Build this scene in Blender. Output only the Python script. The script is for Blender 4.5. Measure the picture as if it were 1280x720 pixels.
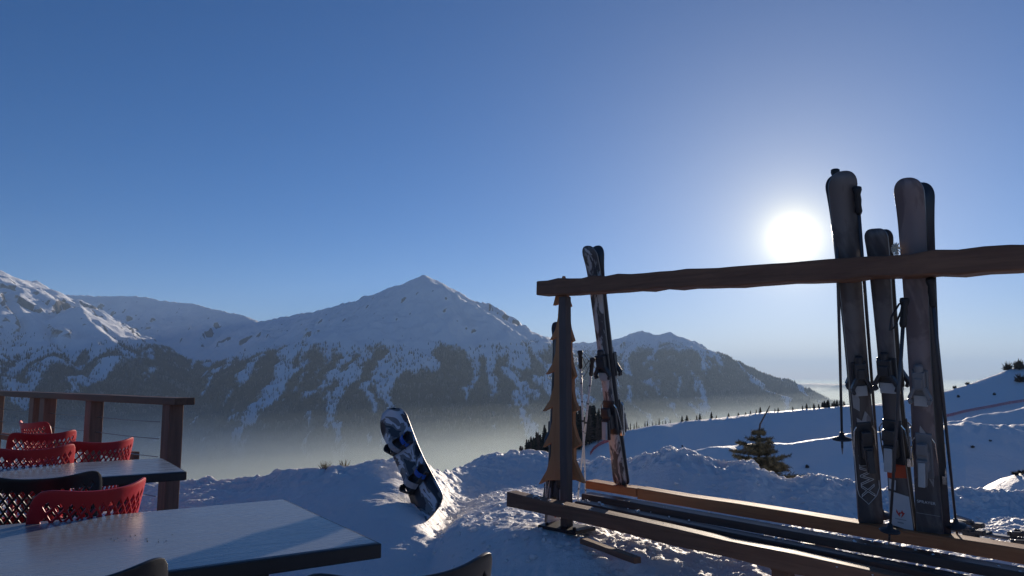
import bpy, bmesh, math, random
import numpy as np
from mathutils import Vector, Matrix, Quaternion

random.seed(7)
rng = np.random.default_rng(11)
scene = bpy.context.scene
for o in list(bpy.data.objects):
    bpy.data.objects.remove(o, do_unlink=True)

# ------------------------------------------------------------------ camera
F = 924.0                       # focal length in photo pixels (1280 wide)
HORIZON = 470.0
PITCH = math.atan((HORIZON - 360.0) / F)
CAM = Vector((0.0, 0.0, 1.2))   # eye of a seated guest, 1.2 m over the deck
cam_d = bpy.data.cameras.new('camera')
cam_d.sensor_width = 36.0
cam_d.lens = 36.0 * F / 1280.0
cam_d.clip_start = 0.05
cam_d.clip_end = 150000.0
cam = bpy.data.objects.new('camera', cam_d)
scene.collection.objects.link(cam)
cam.location = CAM
cam.rotation_euler = (math.pi / 2 + PITCH, 0, 0)
scene.camera = cam

def ray(px, py):
    cx, cy = (px - 640.0) / F, (360.0 - py) / F
    c, s = math.cos(PITCH), math.sin(PITCH)
    return cx, c - s * cy, s + c * cy

def P(px, py, Y):
    """the world point at depth Y (metres ahead) seen at photo pixel px, py"""
    x, y, z = ray(px, py)
    k = Y / y
    return Vector((x * k, Y, CAM.z + z * k))

# ------------------------------------------------------------------ light
sx, sy, sz = ray(992, 298)
SUN = Vector((sx, sy, sz)).normalized()
SUN_EL = math.asin(SUN.z)
SUN_AZ = math.atan2(SUN.x, SUN.y)

world = bpy.data.worlds.new('World')
scene.world = world
world.use_nodes = True
nt = world.node_tree
nt.nodes.clear()
w_out = nt.nodes.new('ShaderNodeOutputWorld')
w_bg = nt.nodes.new('ShaderNodeBackground')
w_sky = nt.nodes.new('ShaderNodeTexSky')
w_sky.sky_type = 'NISHITA'
w_sky.sun_disc = False
w_sky.sun_elevation = SUN_EL
w_sky.sun_rotation = SUN_AZ
w_sky.altitude = 1900.0
w_sky.air_density = 0.9
w_sky.dust_density = 0.3
w_sky.ozone_density = 3.5
w_bg.inputs['Strength'].default_value = 0.066
# the sun's own disc and the bright aureole of the hazy air round it
geo = nt.nodes.new('ShaderNodeTexCoord')
dot = nt.nodes.new('ShaderNodeVectorMath'); dot.operation = 'DOT_PRODUCT'
dot.inputs[1].default_value = SUN
nt.links.new(geo.outputs['Generated'], dot.inputs[0])
def wm(op, a, b=None):
    n = nt.nodes.new('ShaderNodeMath'); n.operation = op
    for i, v in enumerate((a, b)):
        if v is None: continue
        if isinstance(v, (int, float)): n.inputs[i].default_value = v
        else: nt.links.new(v, n.inputs[i])
    return n.outputs[0]
ang = wm('ARCCOSINE', wm('MINIMUM', dot.outputs['Value'], 0.9999999))   # radians from the sun
def lobe(amp, deg):
    return wm('MULTIPLY', wm('EXPONENT', wm('MULTIPLY', ang, -1.0 / math.radians(deg))), amp)
GLOW = ((50.0, 0.75), (9.0, 2.0), (4.0, 6.0), (2.2, 15.0))
g = None
for amp, deg in GLOW:
    l = lobe(amp, deg)
    g = l if g is None else wm('ADD', g, l)
tint = nt.nodes.new('ShaderNodeVectorMath'); tint.operation = 'SCALE'
tint.inputs[0].default_value = (1.0, 0.86, 0.40)
nt.links.new(g, tint.inputs['Scale'])
add = nt.nodes.new('ShaderNodeVectorMath'); add.operation = 'ADD'
hsv = nt.nodes.new('ShaderNodeHueSaturation')      # clear cold mountain air: a deeper blue
hsv.inputs['Saturation'].default_value = 1.24
nt.links.new(w_sky.outputs[0], hsv.inputs['Color'])
deep = nt.nodes.new('ShaderNodeVectorMath'); deep.operation = 'MULTIPLY'
deep.inputs[1].default_value = (1.06, 0.97, 1.17)
nt.links.new(hsv.outputs[0], deep.inputs[0])
nt.links.new(deep.outputs[0], add.inputs[0])
nt.links.new(tint.outputs[0], add.inputs[1])
nt.links.new(add.outputs[0], w_bg.inputs['Color'])
nt.links.new(w_bg.outputs[0], w_out.inputs['Surface'])

sun_d = bpy.data.lights.new('sun', 'SUN')
sun_d.energy = 5.0
sun_d.angle = math.radians(0.53)
sun_d.color = (1.0, 0.86, 0.70)
sun = bpy.data.objects.new('sun', sun_d)
scene.collection.objects.link(sun)
sun.rotation_euler = SUN.to_track_quat('Z', 'Y').to_euler()

scene.view_settings.view_transform = 'Standard'
scene.view_settings.look = 'None'
scene.view_settings.gamma = 1.0
scene.view_settings.use_curve_mapping = False
scene.view_settings.exposure = 0.30
scene.cycles.use_denoising = True
scene.cycles.volume_bounces = 1
scene.cycles.max_bounces = 8
scene.cycles.transparent_max_bounces = 16

# ------------------------------------------------------------------ helpers
COL = scene.collection
def link(o, parent=None):
    COL.objects.link(o)
    if parent is not None:
        o.parent = parent
    return o
def tag(o, label=None, cat=None, group=None, kind=None):
    if label: o['label'] = label
    if cat: o['category'] = cat
    if group: o['group'] = group
    if kind: o['kind'] = kind
    return o
def empty(name, loc=(0, 0, 0), rz=0.0, mat=None):
    o = bpy.data.objects.new(name, None)
    o.empty_display_size = 0.1
    if mat is not None: o.matrix_world = mat
    else:
        o.location = loc; o.rotation_euler = (0, 0, rz)
    return link(o)

class MB:
    """collects vertices and faces, then builds ONE mesh object"""
    def __init__(s): s.v, s.f = [], []
    def add(s, vs, fs, M=None):
        b = len(s.v)
        for p in vs:
            p = Vector(p)
            s.v.append(tuple(M @ p if M is not None else p))
        for f in fs: s.f.append(tuple(b + i for i in f))
    def box(s, c, d, M=None, R=None):
        x, y, z = (q / 2 for q in d)
        vs = [Vector(p) for p in ((-x,-y,-z),(x,-y,-z),(x,y,-z),(-x,y,-z),(-x,-y,z),(x,-y,z),(x,y,z),(-x,y,z))]
        if R is not None: vs = [R @ p for p in vs]
        vs = [p + Vector(c) for p in vs]
        s.add(vs, ((0,3,2,1),(4,5,6,7),(0,1,5,4),(1,2,6,5),(2,3,7,6),(3,0,4,7)), M)
    def beam(s, a, b, w, h, up=(0, 0, 1), M=None, n=1, rough=0.0, seed=0):
        """squared timber from a to b, w across, h along up, in n segments with uneven faces"""
        r_ = random.Random(seed)
        a, b = Vector(a), Vector(b)
        d = (b - a).normalized(); up = Vector(up)
        sd = d.cross(up).normalized(); u = sd.cross(d).normalized()
        vs, fs = [], []
        for i in range(n + 1):
            c = a.lerp(b, i / n)
            dw, dh, oz = (r_.uniform(-rough, rough) for _ in range(3))
            for p, q in ((-1,-1),(1,-1),(1,1),(-1,1)):
                vs.append(c + sd * (p * (w + dw) / 2) + u * (q * (h + dh) / 2 + oz * .5))
        for i in range(n):
            for k in range(4):
                k2 = (k + 1) % 4
                fs.append((4*i+k, 4*i+k2, 4*i+4+k2, 4*i+4+k))
        fs.append((3, 2, 1, 0)); fs.append((4*n, 4*n+1, 4*n+2, 4*n+3))
        s.add(vs, fs, M)
    def tube(s, pts, rad, n=8, M=None, cap=True):
        pts = [Vector(p) for p in pts]
        rad = rad if isinstance(rad, (list, tuple)) else [rad] * len(pts)
        vs, fs = [], []
        prev = None
        for i, p in enumerate(pts):
            t = (pts[min(i+1, len(pts)-1)] - pts[max(i-1, 0)]).normalized()
            if prev is None:
                a = t.orthogonal().normalized()
            else:
                a = (prev - t * prev.dot(t)).normalized()
            prev = a
            b = t.cross(a)
            for k in range(n):
                an = 2 * math.pi * k / n
                vs.append(p + (a * math.cos(an) + b * math.sin(an)) * rad[i])
        for i in range(len(pts) - 1):
            for k in range(n):
                k2 = (k + 1) % n
                fs.append((n*i+k, n*i+k2, n*i+n+k2, n*i+n+k))
        if cap:
            fs.append(tuple(reversed(range(n))))
            fs.append(tuple(range(n*(len(pts)-1), n*len(pts))))
        s.add(vs, fs, M)
    def lathe(s, prof, n=16, M=None):
        vs, fs = [], []
        for r, z in prof:
            for k in range(n):
                an = 2 * math.pi * k / n
                vs.append((r * math.cos(an), r * math.sin(an), z))
        m = len(prof)
        for i in range(m - 1):
            for k in range(n):
                k2 = (k + 1) % n
                fs.append((n*i+k, n*i+k2, n*i+n+k2, n*i+n+k))
        fs.append(tuple(reversed(range(n)))); fs.append(tuple(range(n*(m-1), n*m)))
        s.add(vs, fs, M)
    def prism(s, poly, t0, t1, M=None):
        """polygon in xz extruded along y from t0 to t1"""
        n = len(poly)
        vs = [(x, t0, z) for x, z in poly] + [(x, t1, z) for x, z in poly]
        fs = [tuple(range(n)), tuple(reversed(range(n, 2*n)))]
        for i in range(n):
            j = (i + 1) % n
            fs.append((j, i, n+i, n+j))
        s.add(vs, fs, M)
    def mesh(s, name, mat=None, smooth=False):
        me = bpy.data.meshes.new(name)
        me.from_pydata(s.v, [], s.f)
        bm = bmesh.new(); bm.from_mesh(me)
        bmesh.ops.recalc_face_normals(bm, faces=bm.faces)
        bm.to_mesh(me); bm.free()
        if smooth:
            me.polygons.foreach_set('use_smooth', [True] * len(me.polygons))
        if mat: me.materials.append(mat)
        return me
    def build(s, name, mat, parent=None, smooth=False, bevel=0.0, seg=2):
        o = bpy.data.objects.new(name, s.mesh(name, mat, smooth))
        link(o, parent)
        if bevel:
            m = o.modifiers.new('bevel', 'BEVEL'); m.width = bevel; m.segments = seg
            m.limit_method = 'ANGLE'; m.angle_limit = math.radians(40)
        return o

def copy_tree(o, parent=None):
    c = o.copy(); COL.objects.link(c); c.parent = parent
    for ch in o.children: copy_tree(ch, c)
    return c

# ------------------------------------------------------------------ materials
MATS = {}
class NT:
    def __init__(s, name, vol=False):
        s.m = bpy.data.materials.new(name); s.m.use_nodes = True
        s.t = s.m.node_tree; s.n = s.t.nodes
        s.b = s.n['Principled BSDF']; s.out = s.n['Material Output']
        MATS[name] = s.m
    def node(s, typ, **kw):
        n = s.n.new(typ)
        for k, v in kw.items(): setattr(n, k, v)
        return n
    def link(s, a, b): s.t.links.new(a, b)
    def coord(s, kind='Object', scale=(1, 1, 1), rot=(0, 0, 0)):
        c = s.node('ShaderNodeTexCoord'); m = s.node('ShaderNodeMapping')
        m.inputs['Scale'].default_value = scale; m.inputs['Rotation'].default_value = rot
        s.link(c.outputs[kind], m.inputs[0]); return m.outputs[0]
    def noise(s, vec, scale, detail=4.0, rough=0.55, dist=0.0):
        n = s.node('ShaderNodeTexNoise')
        s.link(vec, n.inputs['Vector'])
        n.inputs['Scale'].default_value = scale; n.inputs['Detail'].default_value = detail
        n.inputs['Roughness'].default_value = rough; n.inputs['Distortion'].default_value = dist
        return n.outputs[0]
    def ramp(s, fac, stops, interp='LINEAR'):
        r = s.node('ShaderNodeValToRGB'); r.color_ramp.interpolation = interp
        e = r.color_ramp.elements
        while len(e) < len(stops): e.new(0.5)
        for q, (p, c) in zip(e, stops):
            q.position = p
            q.color = (c, c, c, 1) if isinstance(c, (int, float)) else (*c, 1)
        s.link(fac, r.inputs[0]); return r.outputs[0]
    def mix(s, fac, a, b, mode='MIX'):
        m = s.node('ShaderNodeMix', data_type='RGBA', blend_type=mode)
        for sock, v in ((m.inputs['Factor'], fac), (m.inputs['A'], a), (m.inputs['B'], b)):
            if isinstance(v, (int, float)): sock.default_value = v
            elif isinstance(v, tuple): sock.default_value = (*v, 1)
            else: s.link(v, sock)
        return m.outputs['Result']
    def math(s, op, a, b=0.0):
        n = s.node('ShaderNodeMath', operation=op)
        for i, v in enumerate((a, b)):
            if isinstance(v, (int, float)): n.inputs[i].default_value = v
            else: s.link(v, n.inputs[i])
        return n.outputs[0]
    def set(s, **kw):
        names = dict(color='Base Color', rough='Roughness', metal='Metallic', spec='Specular IOR Level', coat='Coat Weight')
        for k, v in kw.items():
            sock = s.b.inputs[names[k]]
            if isinstance(v, (int, float)): sock.default_value = v
            elif isinstance(v, tuple): sock.default_value = (*v, 1)
            else: s.link(v, sock)
        return s
    def bump(s, h, strength=0.3, dist=0.01):
        b = s.node('ShaderNodeBump')
        b.inputs['Strength'].default_value = strength; b.inputs['Distance'].default_value = dist
        s.link(h, b.inputs['Height']); s.link(b.outputs[0], s.b.inputs['Normal']); return s

def simple(name, c, rough=0.5, metal=0.0, var=0.15, scale=30.0, bump=0.0, spec=0.5):
    t = NT(name)
    n = t.noise(t.coord(), scale, 5.0)
    col = t.mix(n, tuple(q * (1 - var) for q in c), tuple(min(1, q * (1 + var)) for q in c))
    t.set(color=col, rough=rough, metal=metal, spec=spec)
    if bump: t.bump(n, bump, 0.004)
    return t.m

def snow_mat():
    t = NT('snow')
    v = t.coord()
    n1 = t.noise(v, 1.2, 3.0)
    t.set(color=t.mix(n1, (0.86, 0.82, 0.78), (0.92, 0.88, 0.84)), rough=0.55, spec=0.3)
    t.bump(t.noise(v, 30.0, 7.0, 0.72), 0.7, 0.025)
    t.b.inputs['Subsurface Weight'].default_value = 0.4        # light seeps a few centimetres through loose snow
    t.b.inputs['Subsurface Radius'].default_value = (1.0, 0.95, 0.9)
    t.b.inputs['Subsurface Scale'].default_value = 0.035
    return t.m
snow_mat()

def piste_mat():
    t = NT('piste_snow')
    v = t.coord()
    n1 = t.noise(v, 0.05, 5.0)
    t.set(color=t.mix(n1, (0.86, 0.82, 0.78), (0.92, 0.88, 0.84)), rough=0.6, spec=0.25)
    t.bump(t.math('ADD', t.noise(v, 0.9, 6.0, 0.6), t.math('MULTIPLY', t.noise(t.coord('Object', (1.0, .12, 1.0), (0, 0, .5)), 1.4, 3.0), 0.6)), 0.6, 0.3)
    return t.m
piste_mat()

def mountain_mat():
    t = NT('mountain_snow_and_rock')
    v = t.coord()
    at = t.node('ShaderNodeAttribute', attribute_name='forest')
    ro = t.node('ShaderNodeAttribute', attribute_name='rock')
    fine = t.noise(v, 0.035, 5.0, 0.7)
    f = t.math('ADD', at.outputs['Fac'], t.math('MULTIPLY', t.math('SUBTRACT', fine, 0.5), 0.9))
    fm = t.ramp(f, [(0.42, 0.0), (0.72, 1.0)])
    rk = t.ramp(t.math('ADD', ro.outputs['Fac'], t.math('MULTIPLY', t.math('SUBTRACT', fine, 0.5), 0.8)), [(0.5, 0.0), (0.75, 1.0)])
    c = t.mix(t.noise(v, 0.004, 6.0), (0.74, 0.77, 0.82), (0.86, 0.87, 0.89))
    c = t.mix(rk, c, (0.13, 0.12, 0.12))
    c = t.mix(t.math('MULTIPLY', fm, 0.93), c, (0.09, 0.09, 0.085))
    t.set(color=c, rough=0.8, spec=0.1)
    t.bump(t.noise(v, 0.02, 8.0, 0.65), 0.7, 22.0)
    return t.m
mountain_mat()
simple('far_forest', (0.022, 0.027, 0.022), 0.9, var=0.4, scale=0.01, spec=0.1)

def volume_mat(name, density, color, aniso):
    t = NT(name)
    t.n.remove(t.b)
    v = t.node('ShaderNodeVolumePrincipled')
    v.inputs['Color'].default_value = (*color, 1)
    v.inputs['Density'].default_value = density
    v.inputs['Density Attribute'].default_value = ''
    v.inputs['Anisotropy'].default_value = aniso
    t.link(v.outputs[0], t.out.inputs['Volume'])
    return t.m

# ------------------------------------------------------------------ noise
_perm = rng.permutation(4096)
_gr = rng.uniform(0, 2 * np.pi, 4096)
_gx, _gy = np.cos(_gr), np.sin(_gr)
def perlin(x, y, seed=0):
    x = np.asarray(x, float) + seed * 37.17; y = np.asarray(y, float) + seed * 91.73
    xi, yi = np.floor(x).astype(np.int64), np.floor(y).astype(np.int64)
    xf, yf = x - xi, y - yi
    u, v = xf**3 * (xf * (xf * 6 - 15) + 10), yf**3 * (yf * (yf * 6 - 15) + 10)
    def gd(a, b, fx, fy):
        h = _perm[(_perm[a & 4095] + b) & 4095]
        return _gx[h] * fx + _gy[h] * fy
    n00, n10 = gd(xi, yi, xf, yf), gd(xi + 1, yi, xf - 1, yf)
    n01, n11 = gd(xi, yi + 1, xf, yf - 1), gd(xi + 1, yi + 1, xf - 1, yf - 1)
    return 1.5 * ((n00 * (1 - u) + n10 * u) * (1 - v) + (n01 * (1 - u) + n11 * u) * v)
def fbm(x, y, oct=5, seed=0, gain=0.5, ridged=False):
    a, s = 1.0, 0.0
    for i in range(oct):
        n = perlin(x * 2.03**i, y * 2.03**i, seed + i * 3)
        s = s + a * ((1 - 2 * np.abs(n)) if ridged else n)
        a *= gain
    return s
def smooth(t):
    t = np.clip(t, 0, 1); return t * t * (3 - 2 * t)

def grid_mesh(name, X, Y, Z, mat, attrs=None, smooth_sh=True):
    """a sheet from 2-D arrays (rows, cols)"""
    r, c = X.shape
    me = bpy.data.meshes.new(name)
    me.vertices.add(r * c)
    me.vertices.foreach_set('co', np.stack([X, Y, Z], -1).astype(np.float32).ravel())
    i = np.arange(r * c).reshape(r, c)
    q = np.stack([i[:-1, :-1], i[:-1, 1:], i[1:, 1:], i[1:, :-1]], -1).reshape(-1, 4)
    n = len(q)
    me.loops.add(n * 4); me.polygons.add(n)
    me.loops.foreach_set('vertex_index', q.astype(np.int32).ravel())
    me.polygons.foreach_set('loop_start', np.arange(0, n * 4, 4, dtype=np.int32))
    me.polygons.foreach_set('use_smooth', np.full(n, smooth_sh))
    me.update(calc_edges=True)
    for k, a in (attrs or {}).items():
        at = me.attributes.new(k, 'FLOAT', 'POINT')
        at.data.foreach_set('value', a.astype(np.float32).ravel())
    me.materials.append(MATS[mat])
    return link(bpy.data.objects.new(name, me))

# ------------------------------------------------------------------ mountains
def ridge(pts):
    return np.array([tuple(P(px, py, km * 1000.0)) for px, py, km in pts])
RIDGES = [
    # the pyramid peak, its two shoulders and its spurs
    (ridge([(325,402,8.6),(400,388,7.8),(450,375,7.2),(495,358,6.8),(512,352,6.65),(522,347.5,6.55),(530,343.5,6.5),(538,347,6.53),(552,355,6.6),(566,365,6.65),(578,371,6.6),(600,380,6.8),(640,405,7.2),(665,415,7.6),(700,428,8.2)]), 0.62),
    (ridge([(530,343.5,6.5),(548,361,6.3),(568,375,6.12),(590,405,5.8)]), 0.85),
    (ridge([(450,375,7.2),(395,412,6.8),(320,445,6.3),(255,475,5.9),(205,497,5.6)]), 0.55),
    (ridge([(495,357,6.8),(470,415,6.0),(430,470,5.3),(415,520,4.8)]), 0.55),
    (ridge([(578,371,6.6),(610,420,6.0),(640,470,5.4),(660,520,4.9)]), 0.55),
    (ridge([(640,405,7.2),(700,460,6.5),(735,510,5.8)]), 0.55),
    # the back range
    (ridge([(20,366,10.2),(70,368,9.8),(120,371,9.6),(170,370,9.5),(200,376,9.4),(240,380,9.2),(280,390,9.0),(305,394,8.9),(320,403,8.7),(340,401,8.6)]), 0.6),
    # the massif beside the deck
    (ridge([(-90,318,6.0),(-40,326,6.2),(0,338,6.4),(20,348,6.5),(45,352,6.7),(60,365,7.3),(75,369,8.2)]), 0.62),
    (ridge([(0,338,6.4),(-10,362,6.1),(20,380,5.9),(45,408,5.6),(70,450,5.1),(90,500,4.6)]), 0.6),
    (ridge([(45,352,6.7),(75,388,6.35),(98,383,6.0),(118,408,5.8),(148,432,5.6),(180,465,5.4),(205,492,5.2)]), 0.68),
    (ridge([(-90,318,6.0),(-80,400,5.0),(-60,480,4.2)]), 0.6),
    # the double-topped hill under the sun
    (ridge([(690,430,9.2),(730,428,8.8),(770,425,8.5),(790,417,8.3),(802,413,8.2),(818,418,8.1),(836,415,8.0),(860,430,7.8),(900,460,7.4),(940,480,7.0),(980,495,6.7),(1012,504,6.4),(1050,530,6.0)]), 0.6),
    (ridge([(802,413,8.2),(775,470,7.2),(750,525,6.2)]), 0.5),
    (ridge([(860,430,7.8),(862,490,6.8),(850,530,6.0)]), 0.5),
]
VALLEY = -820.0
def mountain_height(X, Y):
    H = np.full(X.shape, VALLEY); G = np.zeros(X.shape); D = np.full(X.shape, 9e9)
    wx = X + 90 * fbm(X / 900, Y / 900, 3, 5); wy = Y + 90 * fbm(X / 900, Y / 900, 3, 9)
    for k, (pts, sl) in enumerate(RIDGES):
        run = 0.0
        for a, b in zip(pts[:-1], pts[1:]):
            d = b[:2] - a[:2]; L = np.hypot(*d)
            def at(xx, yy):
                t = np.clip(((xx - a[0]) * d[0] + (yy - a[1]) * d[1]) / L**2, 0, 1)
                return t, np.hypot(xx - a[0] - t * d[0], yy - a[1] - t * d[1])
            t0, d0 = at(X, Y); t1, d1 = at(wx, wy)
            m = smooth(d0 / 350.0); dd = d0 * (1 - m) + d1 * m
            s = run + t0 * L + k * 7000
            h = a[2] + t0 * (b[2] - a[2]) - sl * (dd - 0.16 * np.maximum(dd - 700, 0))
            up = h > H
            H = np.where(up, h, H); G = np.where(up, s, G); D = np.where(up, d0, D)
            run += L
    amp = smooth(D / 500.0)
    gul = 1 - np.abs(perlin(G / 230 + 0.3 * fbm(X / 500, Y / 500, 2, 3), D / 2600, 2))
    gul2 = 1 - np.abs(perlin(G / 95, D / 1300, 7))
    H = H + amp * (125 * (gul - 0.7) + 55 * (gul2 - 0.7))
    H = H + (8 + 52 * amp) * fbm(X / 300, Y / 300, 6, 21, 0.55, True) * 0.6 + 8 * fbm(X / 70, Y / 70, 4, 31)
    H = H + (1 - amp) * 11 * fbm(X / 170, Y / 170, 4, 37)
    fl = VALLEY + 20 * fbm(X / 700, Y / 700, 3, 41)
    H = np.where(H < fl + 120, fl + 120 * np.exp((H - fl - 120) / 120.0), H)
    return H, D, gul
gx = np.linspace(-7600, 7600, 660); gy = np.linspace(900, 11000, 440)
MX, MY = np.meshgrid(gx, gy)
MZ, MD, MG = mountain_height(MX, MY)
dzx, dzy = np.gradient(MZ, gx[1] - gx[0], axis=1), np.gradient(MZ, gy[1] - gy[0], axis=0)
slope = np.hypot(dzx, dzy)
tl = 370 + 120 * fbm(MX / 900, MY / 900, 4, 51) + 60 * fbm(MX / 160, MY / 160, 3, 55)
tl = tl - 420 * smooth((MY - 6900) / 500) * smooth((0 - MX) / 500)
gull = fbm(MX / 150 + 0.9 * fbm(MX / 600, MY / 600, 2, 63), MY / 2400, 3, 61) + 0.25 * fbm(MX / 45, MY / 90, 2, 64)
low = smooth((60 - MZ) / 350)
forest = smooth((tl - MZ) / 260.0) * (0.16 + 0.9 * smooth((gull + np.interp(MX, [-2200, -1000, 200, 1500], [0.30, 0.24, 0.10, 0.34]) + 0.3 * low) / 0.34))
rock = smooth((slope - np.where((MX < -2600) & (MY < 7300), 0.98, 1.35) + 0.22 * fbm(MX / 70, MY / 70, 3, 73)) / 0.35) * smooth((MZ - 150) / 250)
rock = np.maximum(rock, 0.8 * smooth((fbm(MX / 30, MY / 90, 3, 75) - 0.62) / 0.2) * smooth((MZ - 250) / 200) * smooth((slope - 0.5) / 0.2))
mount = grid_mesh('mountains', MX, MY, MZ, 'mountain_snow_and_rock', {'forest': forest, 'rock': rock})
tag(mount, 'snowy mountain range with forested lower slopes across the misty valley', 'mountains', kind='structure')

# far-off spruce forest on the slopes that look this way
def far_forest(n):
    ix = rng.uniform(0, len(gx) - 1.001, n * 9); iy = rng.uniform(0, len(gy) - 1.001, n * 9)
    i, j = iy.astype(int), ix.astype(int); fi, fj = iy - i, ix - j
    def sm(A): return (A[i, j]*(1-fj)+A[i, j+1]*fj)*(1-fi) + (A[i+1, j]*(1-fj)+A[i+1, j+1]*fj)*fi
    x, y, z, fo = np.interp(ix, range(len(gx)), gx), np.interp(iy, range(len(gy)), gy), sm(MZ), sm(forest)
    px = 640 + F * x / y
    facing = sm(dzx) * x + sm(dzy) * y > -0.04 * np.hypot(x, y)
    ok = (rng.random(len(x)) < fo**1.5) & (px > -30) & (px < 1100) & facing & (z > -560) & (y < 9300)
    x, y, z = x[ok][:n], y[ok][:n], z[ok][:n]
    m = len(x)
    h = rng.uniform(12, 30, m) * np.where(z > 250, 0.6, 1.0); r = h * rng.uniform(0.16, 0.24, m)
    a0 = rng.uniform(0, 6.28, m)
    v = np.zeros((m, 4, 3))
    for k in range(3):
        v[:, k, 0] = x + r * np.cos(a0 + k * 2.094); v[:, k, 1] = y + r * np.sin(a0 + k * 2.094); v[:, k, 2] = z - 3
    v[:, 3, 0], v[:, 3, 1], v[:, 3, 2] = x, y, z + h
    me = bpy.data.meshes.new('forest')
    me.vertices.add(m * 4); me.vertices.foreach_set('co', v.astype(np.float32).ravel())
    b = (np.arange(m) * 4)[:, None, None]
    q = (b + np.array([[0, 1, 3], [1, 2, 3], [2, 0, 3]])[None]).reshape(-1, 3)
    me.loops.add(len(q) * 3); me.polygons.add(len(q))
    me.loops.foreach_set('vertex_index', q.astype(np.int32).ravel())
    me.polygons.foreach_set('loop_start', np.arange(0, len(q) * 3, 3, dtype=np.int32))
    me.update(calc_edges=True)
    me.materials.append(MATS['far_forest'])
    o = link(bpy.data.objects.new('forest', me))
    tag(o, 'dark spruce forest covering the lower slopes of the far mountains', 'forest', kind='stuff')
    return o
far_forest(260000)

# flat-topped hills on the horizon
def far_hills():
    px = np.linspace(760, 1500, 260)
    top = np.interp(px, [760, 900, 955, 985, 1008, 1018, 1030, 1060, 1100, 1180, 1300, 1500],
                    [492, 492, 490, 488.5, 485, 480.5, 479.5, 481, 483.5, 487, 489, 490])
    Yc = 16000.0
    rows = []
    for q in np.linspace(-1, 1, 40):
        Y = Yc + q * 3000
        z0 = np.array([P(a, b, Yc).z for a, b in zip(px, top)])
        x = (px - 640) / F * Yc
        z = -700 + (z0 + 700) * np.clip(1.35 - 1.35 * abs(q)**1.3, 0, 1)
        z = np.minimum(z, z0) + 30 * fbm(x / 900, np.full_like(x, Y / 900), 4, 71) * abs(q)
        rows.append((x, np.full_like(x, Y), z))
    A = [np.array([r[k] for r in rows]) for k in range(3)]
    o = grid_mesh('far_hills', *A, 'mountain_snow_and_rock', {'forest': np.full(A[0].shape, 0.62), 'rock': np.zeros(A[0].shape)})
    tag(o, 'flat-topped blue hill on the horizon above the sea of mist', 'hill', kind='structure')
far_hills()

# land under everything, out to the horizon
lx, ly = np.meshgrid(np.linspace(-60000, 60000, 60), np.linspace(-9000, 75000, 60))
tag(grid_mesh('valley_floor', lx, ly, np.full(lx.shape, VALLEY - 60.0), 'mountain_snow_and_rock',
              {'forest': np.full(lx.shape, 0.6), 'rock': np.zeros(lx.shape)}), 'broad valley floor lying under the mist', 'valley', kind='structure')

# ------------------------------------------------------------------ the hill the terrace stands on
def crest_tab(tab):
    px = np.array([t[0] for t in tab], float)
    Yc = np.array([t[2] for t in tab], float)
    Zc = np.array([P(*t).z for t in tab])
    return px, Yc, Zc
NEAR = crest_tab([(-300,600,9.5),(0,600,9),(150,603,8.5),(225,603,8),(300,600,7.8),(380,588,7.4),(430,582,7.2),(480,574,7.2),(505,571,7.3),
    (530,580,7.4),(548,590,7.7),(565,591,8.3),(585,581,9.0),(605,571,9.2),(640,563,9.2),(675,566,9.2),(700,571,9.1),(735,582,8.8),(750,573,8.6),
    (762,578,8.3),(772,580,8),(800,571,7.8),(830,561,7.6),(855,565,7.5),(880,577,7.4),(895,580,7.4),(930,578,7.3),(948,592,7.3),(975,600,7.2),
    (1010,596,7.2),(1050,602,7.2),(1080,608,7.2),(1110,612,7.2),(1280,617,7.0),(1700,620,7.0)])
FOOT = ([-300, 225, 400, 500, 540, 570, 620, 700, 740, 780, 830, 930, 980, 1060, 1280, 1700],
        [4.4, 4.0, 3.7, 3.7, 4.6, 6.6, 8.0, 7.9, 7.2, 6.0, 5.8, 5.9, 6.0, 6.3, 6.3, 6.3])
BASE = ([-300, 300, 500, 560, 640, 700, 900, 1100, 1700], [-.22, -.22, -.24, -0.05, 0.03, 0.03, 0.02, 0.00, 0.0])
FAR = crest_tab([(300,760,255),(560,720,255),(620,618,255),(650,580,255),(700,563,255),(750,550,255),(765,542,256),(830,529,262),(900,521,275),(960,515,280),
    (1010,510,285),(1060,507,292),(1100,503,300),(1150,494,318),(1200,482,338),(1240,467,350),(1280,453,362),(1400,415,390),(1800,380,400)])
SPURS = [  # lower snow ridges in front of it: where the crest is seen, its depths, width of the rounded top
    ([560, 700, 770, 850, 900, 960, 1010, 1060, 1100, 1150, 1183, 1210, 1240, 1280, 1400],
     [640, 596, 577, 562, 554, 549.5, 546, 540.5, 537, 530.5, 524, 517.5, 512.5, 506.5, 490],
     [185, 185, 185, 185, 185, 185, 187, 190, 196, 208, 216, 224, 230, 236, 250], 5.0),
    ([900, 1000, 1080, 1130, 1165, 1190, 1230, 1280, 1400], [700, 640, 575, 545, 531, 528, 530, 533, 536], [200] * 9, 9.0),
    ([1050, 1150, 1172, 1190, 1230, 1280, 1400], [740, 640, 625, 615, 596, 577, 528], [112] * 7, 3.5),
]
def soften(tab, sig):
    g_ = np.arange(-300, 1701, 2.0); k = np.exp(-0.5 * (np.arange(-40, 41) * 2.0 / sig)**2); k /= k.sum()
    f = lambda v: np.convolve(np.pad(np.interp(g_, tab[0], v), 40, 'edge'), k, 'valid')
    return (g_,) + tuple(f(v) for v in tab[1:])
NEAR = soften(NEAR, 7.0); FOOT = soften(FOOT, 16.0); BASE = soften(BASE, 16.0); FAR = soften(FAR, 10.0)
def px_of(X, Y): return 640 + F * X / Y * 0.992
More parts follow.
